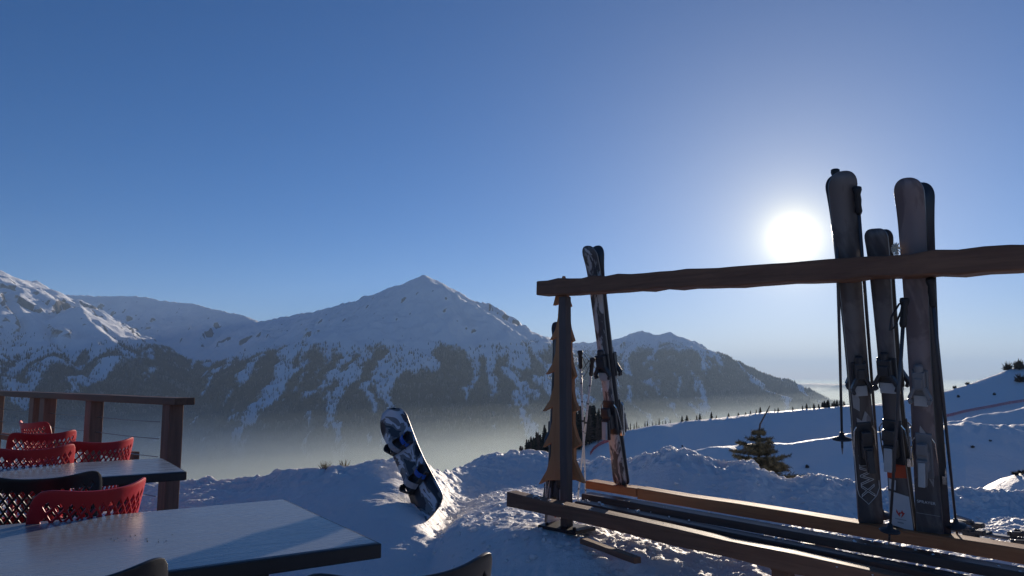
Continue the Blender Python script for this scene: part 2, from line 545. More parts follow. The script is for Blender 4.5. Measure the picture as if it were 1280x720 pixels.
def tent(Yp, yc, zc, mf, mb, wid):
    """a ridge across the view: rises at mf, rounded top, falls at mb"""
    d = Yp - yc
    a, b = mf * d, -mb * d
    k = wid * 0.12
    lo = np.minimum(a, b)
    return zc + lo - k * np.log1p(np.exp(-np.abs(a - b) / k)) + k * 0.6931
def hill_height(X, Y):
    """mid-distance: falls from the terrace, rises again in snow ridges up to the skyline of the ski slope"""
    Yp = np.maximum(Y, 0.5); px = px_of(X, Yp)
    yc, zc = np.interp(px, FAR[0], FAR[1]), np.interp(px, FAR[0], FAR[2])
    hill = np.maximum(-1.2 - 0.37 * (Yp - 8), -48.0)
    hill = np.where(Yp > yc, -900.0, hill)
    hill = np.maximum(hill, tent(Yp, yc, zc, 0.27, 0.33, 8.0))
    for cx, cy, yks, wid in SPURS:
        s = (np.interp(px, cx, cy) - HORIZON) / F * 1.006
        yk = np.interp(px, cx, yks)
        zk = 1.2 - s * yk
        jag = 0.3 * fbm(X / 5.0, Y / 9.0, 3, 87) + (0.5 * fbm(X / 2.2, Y / 3.0, 3, 89) if wid > 8 else 0)
        hill = np.maximum(hill, tent(Yp + 3 * perlin(X / 14, Y / 14, 88), yk, zk, 0.28, 0.30, wid) + jag * np.exp(-((Yp - yk) / 12)**2))
    drop = -1.0 - 0.5 * (Yp - 8)
    w = smooth((px - 560) / 75.0)
    z = hill * w + drop * (1 - w)
    amp = np.clip((Yp - 14) / 60.0, 0, 1)
    return z + amp * (0.45 * fbm(X / 24, Y / 24, 3, 81) + 0.05 * fbm(X / 3, Y / 3, 3, 85))
def near_height(X, Y, fine=True):
    Yp = np.maximum(Y, 1.2); px = np.clip(px_of(X, Yp), -300, 1700)
    yc, zc = np.interp(px, NEAR[0], NEAR[1]), np.interp(px, NEAR[0], NEAR[2])
    yf, zb = np.interp(px, *FOOT), np.interp(px, *BASE)
    t = np.clip((Yp - yf) / (yc - yf), 0, 1)
    wl = smooth((px - 515) / 60.0)
    rise = (1 - wl) * t**np.interp(px, [-300, 250, 360, 480], [.6, .6, .95, 1.1]) + wl * smooth(t)**1.1
    z = zb + (zc - zb) * rise
    hc = np.interp(px, [420, 480, 560, 640, 720, 1000, 1300], [6.4, 5.9, 5.3, 4.9, 4.55, 4.2, 4.0])     # low swell that tilts towards the sun
    ha_ = np.interp(px, [430, 520, 580, 700, 900, 1700], [0, .06, .21, .23, .14, .12])
    q = Yp - hc
    z = z + ha_ * np.where(q < 0, np.exp(-(q / .55)**2), np.clip(1 - q / np.maximum(np.minimum(yc, yf + .15) - hc, .5), 0, 1)) * np.where(Yp > yc, 0, 1)
    back = zc - 0.62 * (Yp - yc)
    z = np.where(Yp > yc, np.maximum(back, hill_height(X, Yp)), z)
    if fine:
        # trampled, crumbly snow; the shaded front of the mound is smoother
        sm = np.clip(np.interp(px, [-300, 200, 300, 430, 520, 560, 640, 1700], [1, 1, .8, .28, .3, 1, 1, 1]), 0, 1)
        sm = np.where(Yp > yc - 0.5, 1.0, sm)
        bk = np.interp(px, [740, 790, 970, 1020], [0, 1, 1, 0]) * np.clip((Yp - 6.2) / .5, 0, 1) * np.clip((yc - Yp) / .5, 0, 1)
        sm = sm * (1 - 0.65 * bk)
        sm = np.where(Yp < 5.1 , sm * np.interp(px, [-300, 420, 560, 660, 720], [.35, .35, .4, .6, 1]), sm)
        cl = fbm(X / 0.55, Y / 0.55, 3, 91)
        a = fbm(X / 0.20 + .8 * cl, Y / 0.15, 3, 95)
        b = np.abs(perlin(X / 0.085, Y / 0.07, 99)) + 0.5 * np.abs(perlin(X / 0.04, Y / 0.035, 103))
        foot = np.clip(fbm(X / 0.33, Y / 0.28, 2, 107) - 0.15, 0, 1)
        sm2 = sm * np.interp(px, [540, 580, 700, 760], [1, .9, .9, 1])
        z = z + 0.03 * cl * (0.5 + 0.5 * sm) * np.interp(px, [540, 580, 700, 760], [1, .5, .5, 1]) + sm2 * (0.012 * a + 0.026 * b - 0.028 * foot)
        rim = np.exp(-((Yp - yc + .12) / .38)**2) * np.interp(px, [200, 300, 420, 540, 600, 740, 780, 1000, 1080, 1300], [.5, .5, .35, .4, .5, 1, 1, 1, .6, .5])
        lump = np.abs(perlin(X / 0.21, Y / 0.17, 111)) + 0.6 * np.abs(perlin(X / 0.10, Y / 0.09, 113))
        z = z + rim * (0.10 * (0.75 - lump) - 0.03)
    return z
fx = np.arange(-3.4, 5.0, 0.0165); fy = np.arange(3.7, 11.0, 0.0165)
def ext(a, lo, hi, g=1.12):
    L, R = [a[0]], [a[-1]]; st = 0.02
    while L[-1] > lo: st *= g; L.append(L[-1] - st)
    st = 0.02
    while R[-1] < hi: st *= g; R.append(R[-1] + st)
    return np.concatenate([L[:0:-1], a, R[1:]])
fx, fy = ext(fx, -14, 16), ext(fy, -8, 26)
NX, NY = np.meshgrid(fx, fy)
tag(grid_mesh('snow_ground', NX, NY, near_height(NX, NY), 'snow'), 'trampled crumbly snow round the terrace and the ski rack', 'snow', kind='structure')

hr = np.concatenate([np.geomspace(9.5, 150, 90), np.arange(151, 420, 1.2), np.geomspace(421, 2200, 50)])
ha = np.tan(np.radians(np.concatenate([np.linspace(-60, -8, 60), np.arange(-7.8, 37, 0.12), np.linspace(37.2, 62, 60)])))
HA, HR = np.meshgrid(ha, hr)
HX, HY = HA * HR, HR
HZ = hill_height(HX, HY) - 0.35 * np.clip((30 - HR) / 15, 0, 1)
tag(grid_mesh('ski_slope', HX, HY, HZ, 'piste_snow'), 'blue shaded ski slope with sunlit terraces beyond the snow bank', 'ski slope', kind='structure')
def ground_z(x, y):
    if y < 25: return float(near_height(np.array([x]), np.array([y]), False)[0])
    return float(hill_height(np.array([x]), np.array([y]))[0])
def hit(px, py, y0=30.0, y1=420.0):
    """where the view line of a photo pixel meets the ski slope"""
    ys = np.linspace(y0, y1, 4000)
    x, y, z = ray(px, py)
    zs = CAM.z + z / y * ys
    g_ = hill_height(x / y * ys, ys)
    k = np.argmax(g_ > zs)
    Y = ys[k] if k else y1
    return Vector((x / y * Y, Y, float(g_[k])))

# ------------------------------------------------------------------ air: haze and valley mist
def vol_box(name, lo, hi, mat, label):
    m = MB(); c = [(a + b) / 2 for a, b in zip(lo, hi)]; d = [b - a for a, b in zip(lo, hi)]
    m.box(c, d)
    o = m.build(name, mat)
    return tag(o, label, name.split('_')[-1], kind='stuff')
HAZE = 3.6e-5
volume_mat('haze', HAZE, (0.52, 0.71, 0.95), 0.16)
vol_box('haze', (-61000, -9500, VALLEY - 80), (61000, 76000, 1500), MATS['haze'], 'thin blue haze filling the air between the near hill and far mountains')
MIST = [(-150, 6e-5), (-215, 1.4e-4), (-255, 2.0e-4), (-295, 6.0e-4), (-350, 1.3e-3)]
for i, (top, den) in enumerate(MIST):
    volume_mat('mist_%d' % i, den, (0.80, 0.90, 0.86), 0.3)
    vol_box('valley_mist', (-30000 + i * 40, 420 + i * 30, VALLEY - 70 + i), (30000 - i * 40, 40000 - i * 40, top), MATS['mist_%d' % i],
            ['faint veil of haze floating above the valley mist', 'pale grey-green mist lying in the valley, its thin upper fringe', 'pale grey-green mist lying in the valley below the fringe',
             'pale grey-green mist lying in the valley, thick lower bank', 'pale grey-green mist on the valley bottom, thickest of all'][i])

# ================================================================== materials of the things
def wood_mat(name, c1, c2, rough=0.6, grain=(1, 14, 14), spec=0.4):
    t = NT(name)
    v = t.coord('Object', grain)
    n = t.noise(v, 2.2, 8.0, 0.65, 0.6)
    k = t.noise(t.coord('Object'), 3.0, 4.0)
    c = t.mix(t.ramp(n, [(0.3, 0.0), (0.7, 1.0)]), c1, c2)
    c = t.mix(t.math('MULTIPLY', k, 0.5), c, tuple(q * 0.45 for q in c1))
    t.set(color=c, rough=t.ramp(n, [(0.2, rough - 0.1), (0.8, rough + 0.15)]), spec=spec)
    t.bump(n, 0.55, 0.006)
    return t.m
wood_mat('dark_timber', (0.16, 0.068, 0.036), (0.32, 0.16, 0.09))
wood_mat('wet_timber', (0.07, 0.042, 0.032), (0.15, 0.09, 0.068), 0.38, spec=0.45)
wood_mat('rusty_timber', (0.34, 0.12, 0.045), (0.55, 0.24, 0.10), 0.65)
wood_mat('cutout_timber', (0.52, 0.19, 0.07), (0.70, 0.33, 0.15), 0.7, (14, 14, 1))
wood_mat('rail_timber', (0.10, 0.050, 0.030), (0.22, 0.115, 0.065), 0.6)
wood_mat('upright_timber', (0.15, 0.075, 0.048), (0.34, 0.18, 0.115), 0.65, (14, 14, 1))
wood_mat('sooty_timber', (0.085, 0.062, 0.055), (0.18, 0.13, 0.115), 0.6, (14, 14, 1))
wood_mat('deck_timber', (0.10, 0.075, 0.055), (0.2, 0.15, 0.11), 0.7, (14, 1, 14))
simple('dark_steel', (0.035, 0.032, 0.034), 0.45, 0.6, 0.3, 18)
simple('cable_steel', (0.25, 0.25, 0.26), 0.35, 0.9)
def plastic(name, c, rough=0.32):
    t = NT(name)
    v = t.coord()
    n = t.noise(v, 260.0, 3.0)
    s_ = t.noise(v, 6.0, 5.0)
    t.set(color=t.mix(s_, tuple(q * 0.8 for q in c), c), rough=t.ramp(s_, [(0.3, rough), (0.7, rough + 0.14)]), spec=0.5)
    t.bump(n, 0.15, 0.001)
    return t.m
plastic('red_resin', (0.55, 0.012, 0.018))
plastic('black_resin', (0.014, 0.014, 0.016))
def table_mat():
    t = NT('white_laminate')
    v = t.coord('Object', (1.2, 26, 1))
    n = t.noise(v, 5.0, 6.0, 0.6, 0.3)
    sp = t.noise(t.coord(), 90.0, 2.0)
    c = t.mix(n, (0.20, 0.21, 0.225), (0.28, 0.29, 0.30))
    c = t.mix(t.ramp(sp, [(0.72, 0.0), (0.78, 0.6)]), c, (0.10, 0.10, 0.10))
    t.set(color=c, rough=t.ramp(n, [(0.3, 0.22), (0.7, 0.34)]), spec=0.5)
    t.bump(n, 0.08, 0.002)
table_mat()
simple('dark_edge', (0.025, 0.02, 0.02), 0.5)
def patch_mat(name, a, b, scale, lo=0.47, hi=0.53, c=None, rough=0.35, stretch=(1, 1, 0.35)):
    t = NT(name)
    v = t.coord('Object', stretch)
    n = t.noise(v, scale, 5.0, 0.6, 0.8)
    col = t.mix(t.ramp(n, [(lo, 0.0), (hi, 1.0)]), a, b)
    if c:
        n2 = t.noise(v, scale * 0.6, 3.0)
        col = t.mix(t.ramp(n2, [(0.58, 0.0), (0.62, 1.0)]), col, c)
    t.set(color=col, rough=rough)
    return t.m
patch_mat('camo_topsheet', (0.09, 0.08, 0.08), (0.55, 0.52, 0.50), 20.0, c=(0.24, 0.20, 0.19))
patch_mat('black_topsheet', (0.10, 0.083, 0.078), (0.16, 0.135, 0.125), 6.0)
patch_mat('brown_topsheet', (0.17, 0.125, 0.12), (0.25, 0.19, 0.18), 7.0)
patch_mat('pale_smear', (0.20, 0.18, 0.18), (0.36, 0.34, 0.33), 24.0)
simple('white_topsheet', (0.62, 0.60, 0.60), 0.35, var=0.06)
simple('orange_topsheet', (0.60, 0.09, 0.035), 0.35, var=0.1)
simple('red_print', (0.65, 0.07, 0.05), 0.4)
simple('grey_print', (0.32, 0.31, 0.31), 0.4)
simple('pale_print', (0.7, 0.68, 0.66), 0.4)
simple('ski_edge', (0.20, 0.19, 0.19), 0.35, 0.7)
simple('ski_base', (0.05, 0.05, 0.055), 0.35)
simple('binding_black', (0.04, 0.038, 0.04), 0.4)
simple('binding_grey', (0.20, 0.19, 0.19), 0.4)
simple('binding_white', (0.45, 0.44, 0.43), 0.4)
simple('brake_wire', (0.75, 0.72, 0.68), 0.25, 0.9)
simple('pole_grip', (0.016, 0.016, 0.018), 0.55)
simple('pole_grey', (0.075, 0.07, 0.072), 0.35, 0.3)
simple('basket', (0.03, 0.03, 0.032), 0.5)
def stripe_pole():
    t = NT('striped_shaft')
    v = t.coord('Object', (1, 1, 1))
    n = t.noise(t.coord('Object', (1, 1, 18)), 2.0, 1.0)
    t.set(color=t.mix(t.ramp(n, [(0.60, 0.0), (0.63, 1.0)]), (0.60, 0.57, 0.54), (0.03, 0.03, 0.03)), rough=0.35)
stripe_pole()
def board_mat():
    t = NT('snowboard_topsheet')
    v = t.coord('Object', (1, 1, 0.5))
    n = t.noise(v, 5.0, 3.0, 0.5, 1.0)
    c = t.ramp(n, [(0.36, (0.03, 0.03, 0.035)), (0.44, (0.20, 0.18, 0.17)), (0.49, (0.62, 0.61, 0.62)), (0.57, (0.14, 0.10, 0.09)), (0.64, (0.42, 0.36, 0.30))], 'CONSTANT')
    t.set(color=c, rough=0.3)
board_mat()
simple('board_base', (0.55, 0.52, 0.48), 0.4, var=0.1, scale=8)
simple('blue_strap', (0.02, 0.10, 0.42), 0.45)
simple('grey_strap', (0.33, 0.33, 0.35), 0.5)
def foliage(name, c):
    t = NT(name)
    n = t.noise(t.coord(), 7.0, 4.0)
    t.set(color=t.mix(n, tuple(q * 0.55 for q in c), tuple(q * 1.5 for q in c)), rough=0.75, spec=0.2)
foliage('fir_needles', (0.15, 0.135, 0.085))
foliage('spruce_needles', (0.030, 0.032, 0.022))
foliage('larch_twigs', (0.075, 0.055, 0.042))
simple('bark', (0.07, 0.05, 0.038), 0.9, bump=0.6)
simple('red_net', (0.50, 0.045, 0.03), 0.7)
simple('galvanised', (0.30, 0.31, 0.33), 0.4, 0.8)
simple('tuft_wool', (0.75, 0.66, 0.52), 0.9)
simple('dry_grass', (0.16, 0.12, 0.06), 0.9)

def PZ(px, py, z):
    """where the view line of a photo pixel meets the level plane at height z"""
    x, y, zz = ray(px, py)
    k = (z - CAM.z) / zz
    return Vector((x * k, y * k, z))

# ================================================================== terrace: deck, railing, tables, chairs
E1 = (PZ(340, 625, .73) - PZ(474, 678, .73)); W1 = E1.length; E1.normalize()
E1 = (E1 * 0.7 + (PZ(340, 625, .73) - PZ(0, 650, .73)).normalized().cross(Vector((0, 0, -1))) * 0.3).normalized()
E2 = Vector((-E1.y, E1.x, 0))                      # along the table, away to the left
ang_t = math.atan2(-E2.y, -E2.x)                   # local x runs along the table towards the right-hand end

deck = empty('terrace_deck', (-3.75, 2.1, 0), ang_t)
tag(deck, 'timber terrace deck under the tables and chairs', 'deck', kind='structure')
pl = MB(); pl.box((0, 0, -.02), (6.4, .138, .04)); plm = pl.mesh('plank', MATS['deck_timber'])
for i in range(36):
    o = bpy.data.objects.new('plank', plm); link(o, deck); o.location = (-0.35, -3.1 + i * .145, random.uniform(-.002, .002))
    if i > 31: o.location.x = -0.8

RA, RB = Vector((-2.36, 5.33, 0)), Vector(((0 - 640) / F * 7.85, 7.85, 0))
rd = (RB - RA).normalized()
rail = empty('wooden_railing', RA, math.atan2(rd.y, rd.x))
tag(rail, 'brown wooden railing with steel cables at the edge of the terrace', 'railing')
m = MB(); m.beam((-.06, 0, 1.022), (4.6, 0, 1.022), .15, .05, n=10, rough=.004, seed=3); m.build('top_rail', MATS['rail_timber'], rail, bevel=.006)
LEN = (RB - RA).length
for t in (.028, .367, .625, .690, .98):
    m = MB(); m.beam((t * LEN, 0, -.35), (t * LEN, 0, .996), .115, .105, up=(0, 1, 0), n=4, rough=.003, seed=int(t * 99)); m.build('post', MATS['upright_timber'], rail, bevel=.006)
m = MB(); m.beam((.235 * LEN, -.13, .565), (4.5, -.13, .565), .05, .065, n=4, rough=.002); m.build('lower_board', MATS['dark_timber'], rail, bevel=.005)
for z in (.865, .742, .612, .47, .33):
    m = MB()
    n_ = 12
    m.tube([(.075 * LEN + (LEN * .9) * i / n_, 0, z - .006 * math.sin(math.pi * (i * 3.0 / n_ % 1))) for i in range(n_ + 1)], .003, 6)
    m.build('cable', MATS['cable_steel'], rail, smooth=True)

def table(corner, width, length, label):
    """corner: right-hand near corner of the top; width runs away along E1, length to the left"""
    c = corner + E1 * (width / 2) + E2 * (length / 2)
    o = empty('terrace_table', (c.x, c.y, 0), ang_t)
    tag(o, label, 'table', 'white-topped tables on the terrace')
    m = MB(); m.box((0, 0, .716), (length - .006, width - .006, .028)); m.build('table_top', MATS['white_laminate'], o, bevel=.004)
    m = MB()
    for a, b in (((-length/2, -width/2), (length/2, -width/2)), ((length/2, -width/2), (length/2, width/2)), ((length/2, width/2), (-length/2, width/2)), ((-length/2, width/2), (-length/2, -width/2))):
        d = (Vector((*b, 0)) - Vector((*a, 0))).normalized()
        m.beam(Vector((*a, .707)) - d * .004, Vector((*b, .707)) + d * .004, .012, .040)
    m.build('edge_band', MATS['dark_edge'], o, bevel=.003)
    for sx_ in (-1, 1):
        m = MB()
        m.box((sx_ * (length/2 - .22), 0, .35), (.07, .07, .68)); m.box((sx_ * (length/2 - .22), 0, .0075), (.42, .5, .015))
        m.box((sx_ * (length/2 - .22), 0, .694), (.3, .3, .008))
        m.build('leg', MATS['dark_steel'], o, bevel=.004)
    return o
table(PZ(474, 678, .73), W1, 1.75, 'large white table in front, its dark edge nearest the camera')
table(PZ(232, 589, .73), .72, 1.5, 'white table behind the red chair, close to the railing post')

def chair_meshes():
    nu, nv = 12, 7
    U, V0, V1 = .87, .10, .915
    du, dv = 2 * U / nu, (V1 - V0) / nv
    def S(u, v):
        w = .20 + .022 * v
        return (w * u * (1 - .06 * u * u), -.215 - .10 * v + .085 * abs(u)**2.2, .42 + .40 * v + .038 * v * abs(u)**2.4)
    vs, fs = [], []
    def add(p): vs.append(S(*p)); return len(vs) - 1
    cl = lambda p: (min(max(p[0], -U), U), min(max(p[1], V0), V1))
    for j in range(2 * nv + 1):
        for i in range(nu + 1):
            cu, cv = -U + i * du + (j % 2) * du / 2, V0 + j * dv / 2
            if cu > U + 1e-6: continue
            q = [(cu, cv + dv/2), (cu + du/2, cv), (cu, cv - dv/2), (cu - du/2, cv)]
            full = all(abs(a - b) < 1e-6 for p in q for a, b in zip(p, cl(p)))
            if full:
                o_ = [add(p) for p in q]
                k = .74
                ins = [add((cu + (p[0] - cu) * k, cv + (p[1] - cv) * k)) for p in q]
                for a in range(4):
                    b = (a + 1) % 4
                    fs.append((o_[a], o_[b], ins[b], ins[a]))
            else:
                pts = []
                for p in q:
                    p = cl(p)
                    if not any(abs(p[0]-r[0]) + abs(p[1]-r[1]) < 1e-6 for r in pts): pts.append(p)
                if len(pts) >= 3: fs.append(tuple(add(p) for p in pts))
                elif len(pts) == 2 and 0: pass
    per = [(-U + k * du/2, V0) for k in range(2*nu)] + [(U, V0 + k * dv/2) for k in range(2*nv)] + \
          [(U - k * du/2, V1) for k in range(2*nu)] + [(-U, V1 - k * dv/2) for k in range(2*nv)]
    rings = []
    for f in (0, .55, 1):
        r = []
        for u, v in per:
            a, b = u / U, (v - (V0+V1)/2) / ((V1-V0)/2)
            n_ = 7.0
            k = 1 / (abs(a)**n_ + abs(b)**n_)**(1/n_)
            ou, ov = a * k, .49 + .51 * b * k
            r.append(add((u + (ou - u) * f, v + (ov - v) * f)))
        rings.append(r)
    N = len(per)
    for r0, r1 in zip(rings[:-1], rings[1:]):
        for k in range(N):
            fs.append((r0[k], r0[(k+1) % N], r1[(k+1) % N], r1[k]))
    me = bpy.data.meshes.new('backrest'); me.from_pydata(vs, [], fs)
    bm = bmesh.new(); bm.from_mesh(me)
    bmesh.ops.remove_doubles(bm, verts=bm.verts, dist=1e-4)
    bmesh.ops.recalc_face_normals(bm, faces=bm.faces)
    bm.to_mesh(me); bm.free()
    me.polygons.foreach_set('use_smooth', [True] * len(me.polygons))
    sv, sf = [], []
    for j in range(9):
        for i in range(9):
            a, b = i / 4 - 1, j / 8
            sv.append((.18 * a, -.215 + .40 * b, .44 - .035 * (1 - a * a) * math.sin(math.pi * min(1, b * 1.1)) - (.05 * max(0, b - .85) / .15)))
    for j in range(8):
        for i in range(8):
            q = j * 9 + i; sf.append((q, q + 1, q + 10, q + 9))
    se = bpy.data.meshes.new('seat'); se.from_pydata(sv, [], sf)
    se.polygons.foreach_set('use_smooth', [True] * len(se.polygons))
    legs = []
    for sx_ in (-1, 1):
        for top, bot in (((.145, .15, .43), (.175, .19, 0)), ((.145, -.19, .43), (.175, -.26, 0))):
            m_ = MB(); m_.tube([(sx_*top[0], top[1], top[2]), (sx_*(top[0]+bot[0])/2, (top[1]+bot[1])/2, .21), (sx_*bot[0], bot[1], .0)], [.021, .018, .014], 10)
            legs.append(m_.mesh('leg', None, True))
    return me, se, legs
CH = chair_meshes()
def chair(L, R, col, label, ztop=.855):
    a, b = PZ(*L, ztop), PZ(*R, ztop)
    c = (a + b) / 2; an = math.atan2(b.y - a.y, b.x - a.x)
    f = Vector((-math.sin(an), math.cos(an), 0))
    o_ = c + f * .25
    o = empty('terrace_chair', (o_.x, o_.y, 0), an)
    tag(o, label, 'chair', '%s net-back chairs on the terrace' % col)
    for me, nm in ((CH[0], 'backrest'), (CH[1], 'seat')):
        q = bpy.data.objects.new(nm, me.copy()); link(q, o)
        q.data.materials.append(MATS[col + '_resin'])
        s_ = q.modifiers.new('thick', 'SOLIDIFY'); s_.thickness = .009; s_.offset = 0
        if nm == 'seat': d = q.modifiers.new('round', 'SUBSURF'); d.levels = d.render_levels = 1
        else:
            d = q.modifiers.new('rounded edges', 'BEVEL'); d.width = .0022; d.segments = 2; d.limit_method = 'ANGLE'; d.angle_limit = math.radians(50); d.harden_normals = False
            d = q.modifiers.new('crisp', 'EDGE_SPLIT'); d.split_angle = math.radians(40)
    for me in CH[2]:
        q = bpy.data.objects.new('leg', me.copy()); link(q, o); q.data.materials.append(MATS[col + '_resin'])
    return o
chair((44, 607), (190, 588), 'red', 'red net-back chair right behind the big front table, corner sunlit')
chair((-30, 588), (128, 581), 'black', 'black net-back chair beside the nearest red chair')
chair((-6, 555), (88, 550), 'red', 'red net-back chair just above the black chair, back low and wide')
chair((92, 546), (164, 541), 'red', 'red net-back chair with its raised corner pointing at the railing cables', .86)
chair((12, 537), (98, 533), 'red', 'red net-back chair in the middle of the red cluster, rounded corner showing')
chair((4, 521), (82, 525), 'red', 'farthest red net-back chair, under the double railing post')
chair((-70, 716), (192, 684), 'black', 'black chair at the near side of the front table, back cut by frame')
chair((404, 701), (600, 678), 'black', 'black chair beyond the table corner, only its pointed back edge showing')

# ================================================================== ski rack
POST = P(708.5, 675, 4.7)
DIRU = Vector((.716, -.698, 0)).normalized(); DIRV = Vector((-DIRU.y, DIRU.x, 0))
RZ = math.atan2(DIRU.y, DIRU.x)
ORG = Vector((POST.x, POST.y, 0))
def RP(px, py, v):
    """rack coordinates (u along, v back, z) of a photo pixel on the rack plane at depth v"""
    d = Vector(ray(px, py)); o_ = CAM - ORG - DIRV * v
    k = -o_.dot(DIRV) / d.dot(DIRV)
    p = CAM + d * k - ORG
    return Vector((p.dot(DIRU), v, p.z))
def RW(q):
    """rack coordinates to world"""
    return ORG + DIRU * q[0] + DIRV * q[1] + Vector((0, 0, q[2]))
def extend(a, b, u):
    t = (u - a.x) / (b.x - a.x); return a + (b - a) * t
rack = empty('ski_rack', ORG, RZ)
tag(rack, 'timber ski rack with a fir-tree cutout on its post and a slatted foot bench', 'ski rack')
gz = ground_z(ORG.x, ORG.y)
a, b = RP(706, 361, 0), RP(1270, 325, 0)
a0, b0 = RP(678, 361, 0), extend(a, b, 3.35)
m = MB(); m.beam(a0, b0, .13, .10, n=38, rough=.009, seed=4); m.build('top_beam', MATS['dark_timber'], rack, bevel=.008)
for u in (0.0, 3.1):
    top = extend(a, b, u).z - (.05 if u == 0 else .0)
    m = MB(); m.beam((u, 0, gz - .05), (u, 0, top), .058, .058, up=(0, 1, 0), n=6, rough=.002, seed=6); m.build('post', MATS['sooty_timber'], rack, bevel=.006)
    m = MB(); m.box((u, 0, gz + .022), (.30, .2, .02))
    for bx in (-.11, .11): m.lathe([(.012, 0), (.012, .014)], 6, Matrix.Translation((u + bx, -.06, gz + .032)))
    m.build('base_plate', MATS['dark_steel'], rack, bevel=.003)
# fir-tree cutout, a sawn board behind the post
vv = .075
L = [(705,345),(702,353),(698,362),(693,382),(700,379.5),(699,397),(696,412),(689,425),(697.5,421),(696,440),(692,455),(684,468),(695,463),(694,482),(689,500),(680,514),(692.5,508),(692,526),(688,543),(680,559),(691,553),(690,570),(685,588),(675,605),(685,600),(697,600)]
R_ = [(706,600),(721,600),(731,604),(725,590),(719,575),(719,560),(727,556),(722,545),(718,530),(718,515),(724,512),(719,500),(717,488),(717,474),(720.5,470),(716,455),(714,440),(714,428),(718,426),(713,410),(711,395),(711,384),(714,383),(710,370),(708,356)]
pts = [RP(x, y, vv) for x, y in L + R_]
m = MB(); m.prism([(p.x, p.z) for p in pts], vv - .014, vv + .014); m.build('fir_cutout', MATS['cutout_timber'], rack)
# foot bench: front beam and two slats, with the rail that carries the skis behind
def line_beam(name, p1, p2, v, u0, u1, w, h, mat, rough=.004, n=10, seed=1):
    q1, q2 = RP(*p1, v), RP(*p2, v)
    m_ = MB(); m_.beam(extend(q1, q2, u0), extend(q1, q2, u1), w, h, n=n, rough=rough, seed=seed)
    return m_.build(name, MATS[mat], rack, bevel=.005)
line_beam('front_beam', (640, 622.5), (1060, 717), -.135, RP(639, 622, -.135).x, 3.3, .09, .085, 'dark_timber', .008, 12, 8)
line_beam('bench_slat', (800, 646), (1060, 699), .03, .075, 3.3, .085, .05, 'wet_timber', .002, 10, 9)
line_beam('bench_slat', (800, 632.5), (1060, 679.5), .17, .02, 3.3, .10, .045, 'wet_timber', .002, 10, 10)
ur = RP(802, 615, .40).x
line_beam('ski_rail', (800, 615), (1200, 680), .40, RP(738, 607, .40).x, ur - .003, .11, .052, 'rusty_timber', .003, 5, 11)
line_beam('ski_rail', (800, 615.5), (1200, 680), .40, ur + .003, 3.3, .11, .066, 'rusty_timber', .004, 9, 12)
q1, q2 = RP(800, 632, .17), RP(1060, 680, .17)
for u in (0.0, 1.42, 3.1):
    zt = extend(q1, q2, u).z - .075
    v0_ = .05 if u in (0.0, 3.1) else -.16
    m = MB(); m.beam((u, v0_, zt), (u, .455, zt), .07, .07, n=3, rough=.002); m.build('cross_arm', MATS['dark_timber'], rack, bevel=.005)
    if u == 1.42:
        for v_ in (-.10, .36):
            g_ = ground_z(*RW((u, v_, 0)).xy) - .1
            m = MB(); m.beam((u, v_, g_), (u, v_, zt - .036), .08, .08, up=(0, 1, 0)); m.build('bench_leg', MATS['dark_timber'], rack, bevel=.005)

# a loose board lying in the snow under the bench
p1, p2 = PZ(729, 673, gz + .03), PZ(797, 697, gz + .05)
m = MB(); d = p2 - p1
board = empty('loose_board', p1, math.atan2(d.y, d.x))
tag(board, 'short brown board lying half buried in snow at the rack post', 'board')
m.beam((0, 0, -.012), (d.length, 0, .006), .045, .03, n=4, rough=.004); m.build('plank', MATS['dark_timber'], board, bevel=.004)

# ================================================================== skis
def ski_body(L_, wt, ww, wp, tip='round', th=.013, curl=.05):
    n_ = 56
    vs, fs, mi = [], [], []
    for i in range(n_ + 1):
        t = .5 - .5 * math.cos(math.pi * i / n_)
        z = t * L_
        k = abs(t - .46) / (.46 if t < .46 else .54)
        w = ww + ((wt if t < .46 else wp) - ww) * k**1.7
        e0, e1 = t * L_ / .045, (1 - t) * L_ / (.075 if tip == 'round' else .05)
        if e0 < 1: w *= (1 - (1 - e0)**3.0)**(1/3) * .88 + .12
        if e1 < 1: w *= (1 - (1 - e1)**2.2)**(1/2.2) * (.97 if tip == 'round' else .75) + (.03 if tip == 'round' else .25)
        y = -.008 * math.sin(math.pi * t)
        f = max(0, (t - .86) / .14); y -= curl * f * f
        g_ = th * (1 - .45 * abs(2 * t - .95))
        h = w / 2
        for x, yy in ((-h, y), (-h * .97, y - g_), (h * .97, y - g_), (h, y)): vs.append((x, yy, z))
    for i in range(n_):
        a_ = 4 * i
        for k, mt in ((0, 1), (1, 0), (2, 1), (3, 2)):
            fs.append((a_ + k, a_ + (k+1) % 4, a_ + 4 + (k+1) % 4, a_ + 4 + k)); mi.append(mt)
    fs += [(3, 2, 1, 0), (4*n_, 4*n_+1, 4*n_+2, 4*n_+3)]; mi += [1, 1]
    me = bpy.data.meshes.new('ski_body'); me.from_pydata(vs, [], fs)
    me.polygons.foreach_set('material_index', mi)
    me.polygons.foreach_set('use_smooth', [m_ != 1 for m_ in mi])
    return me
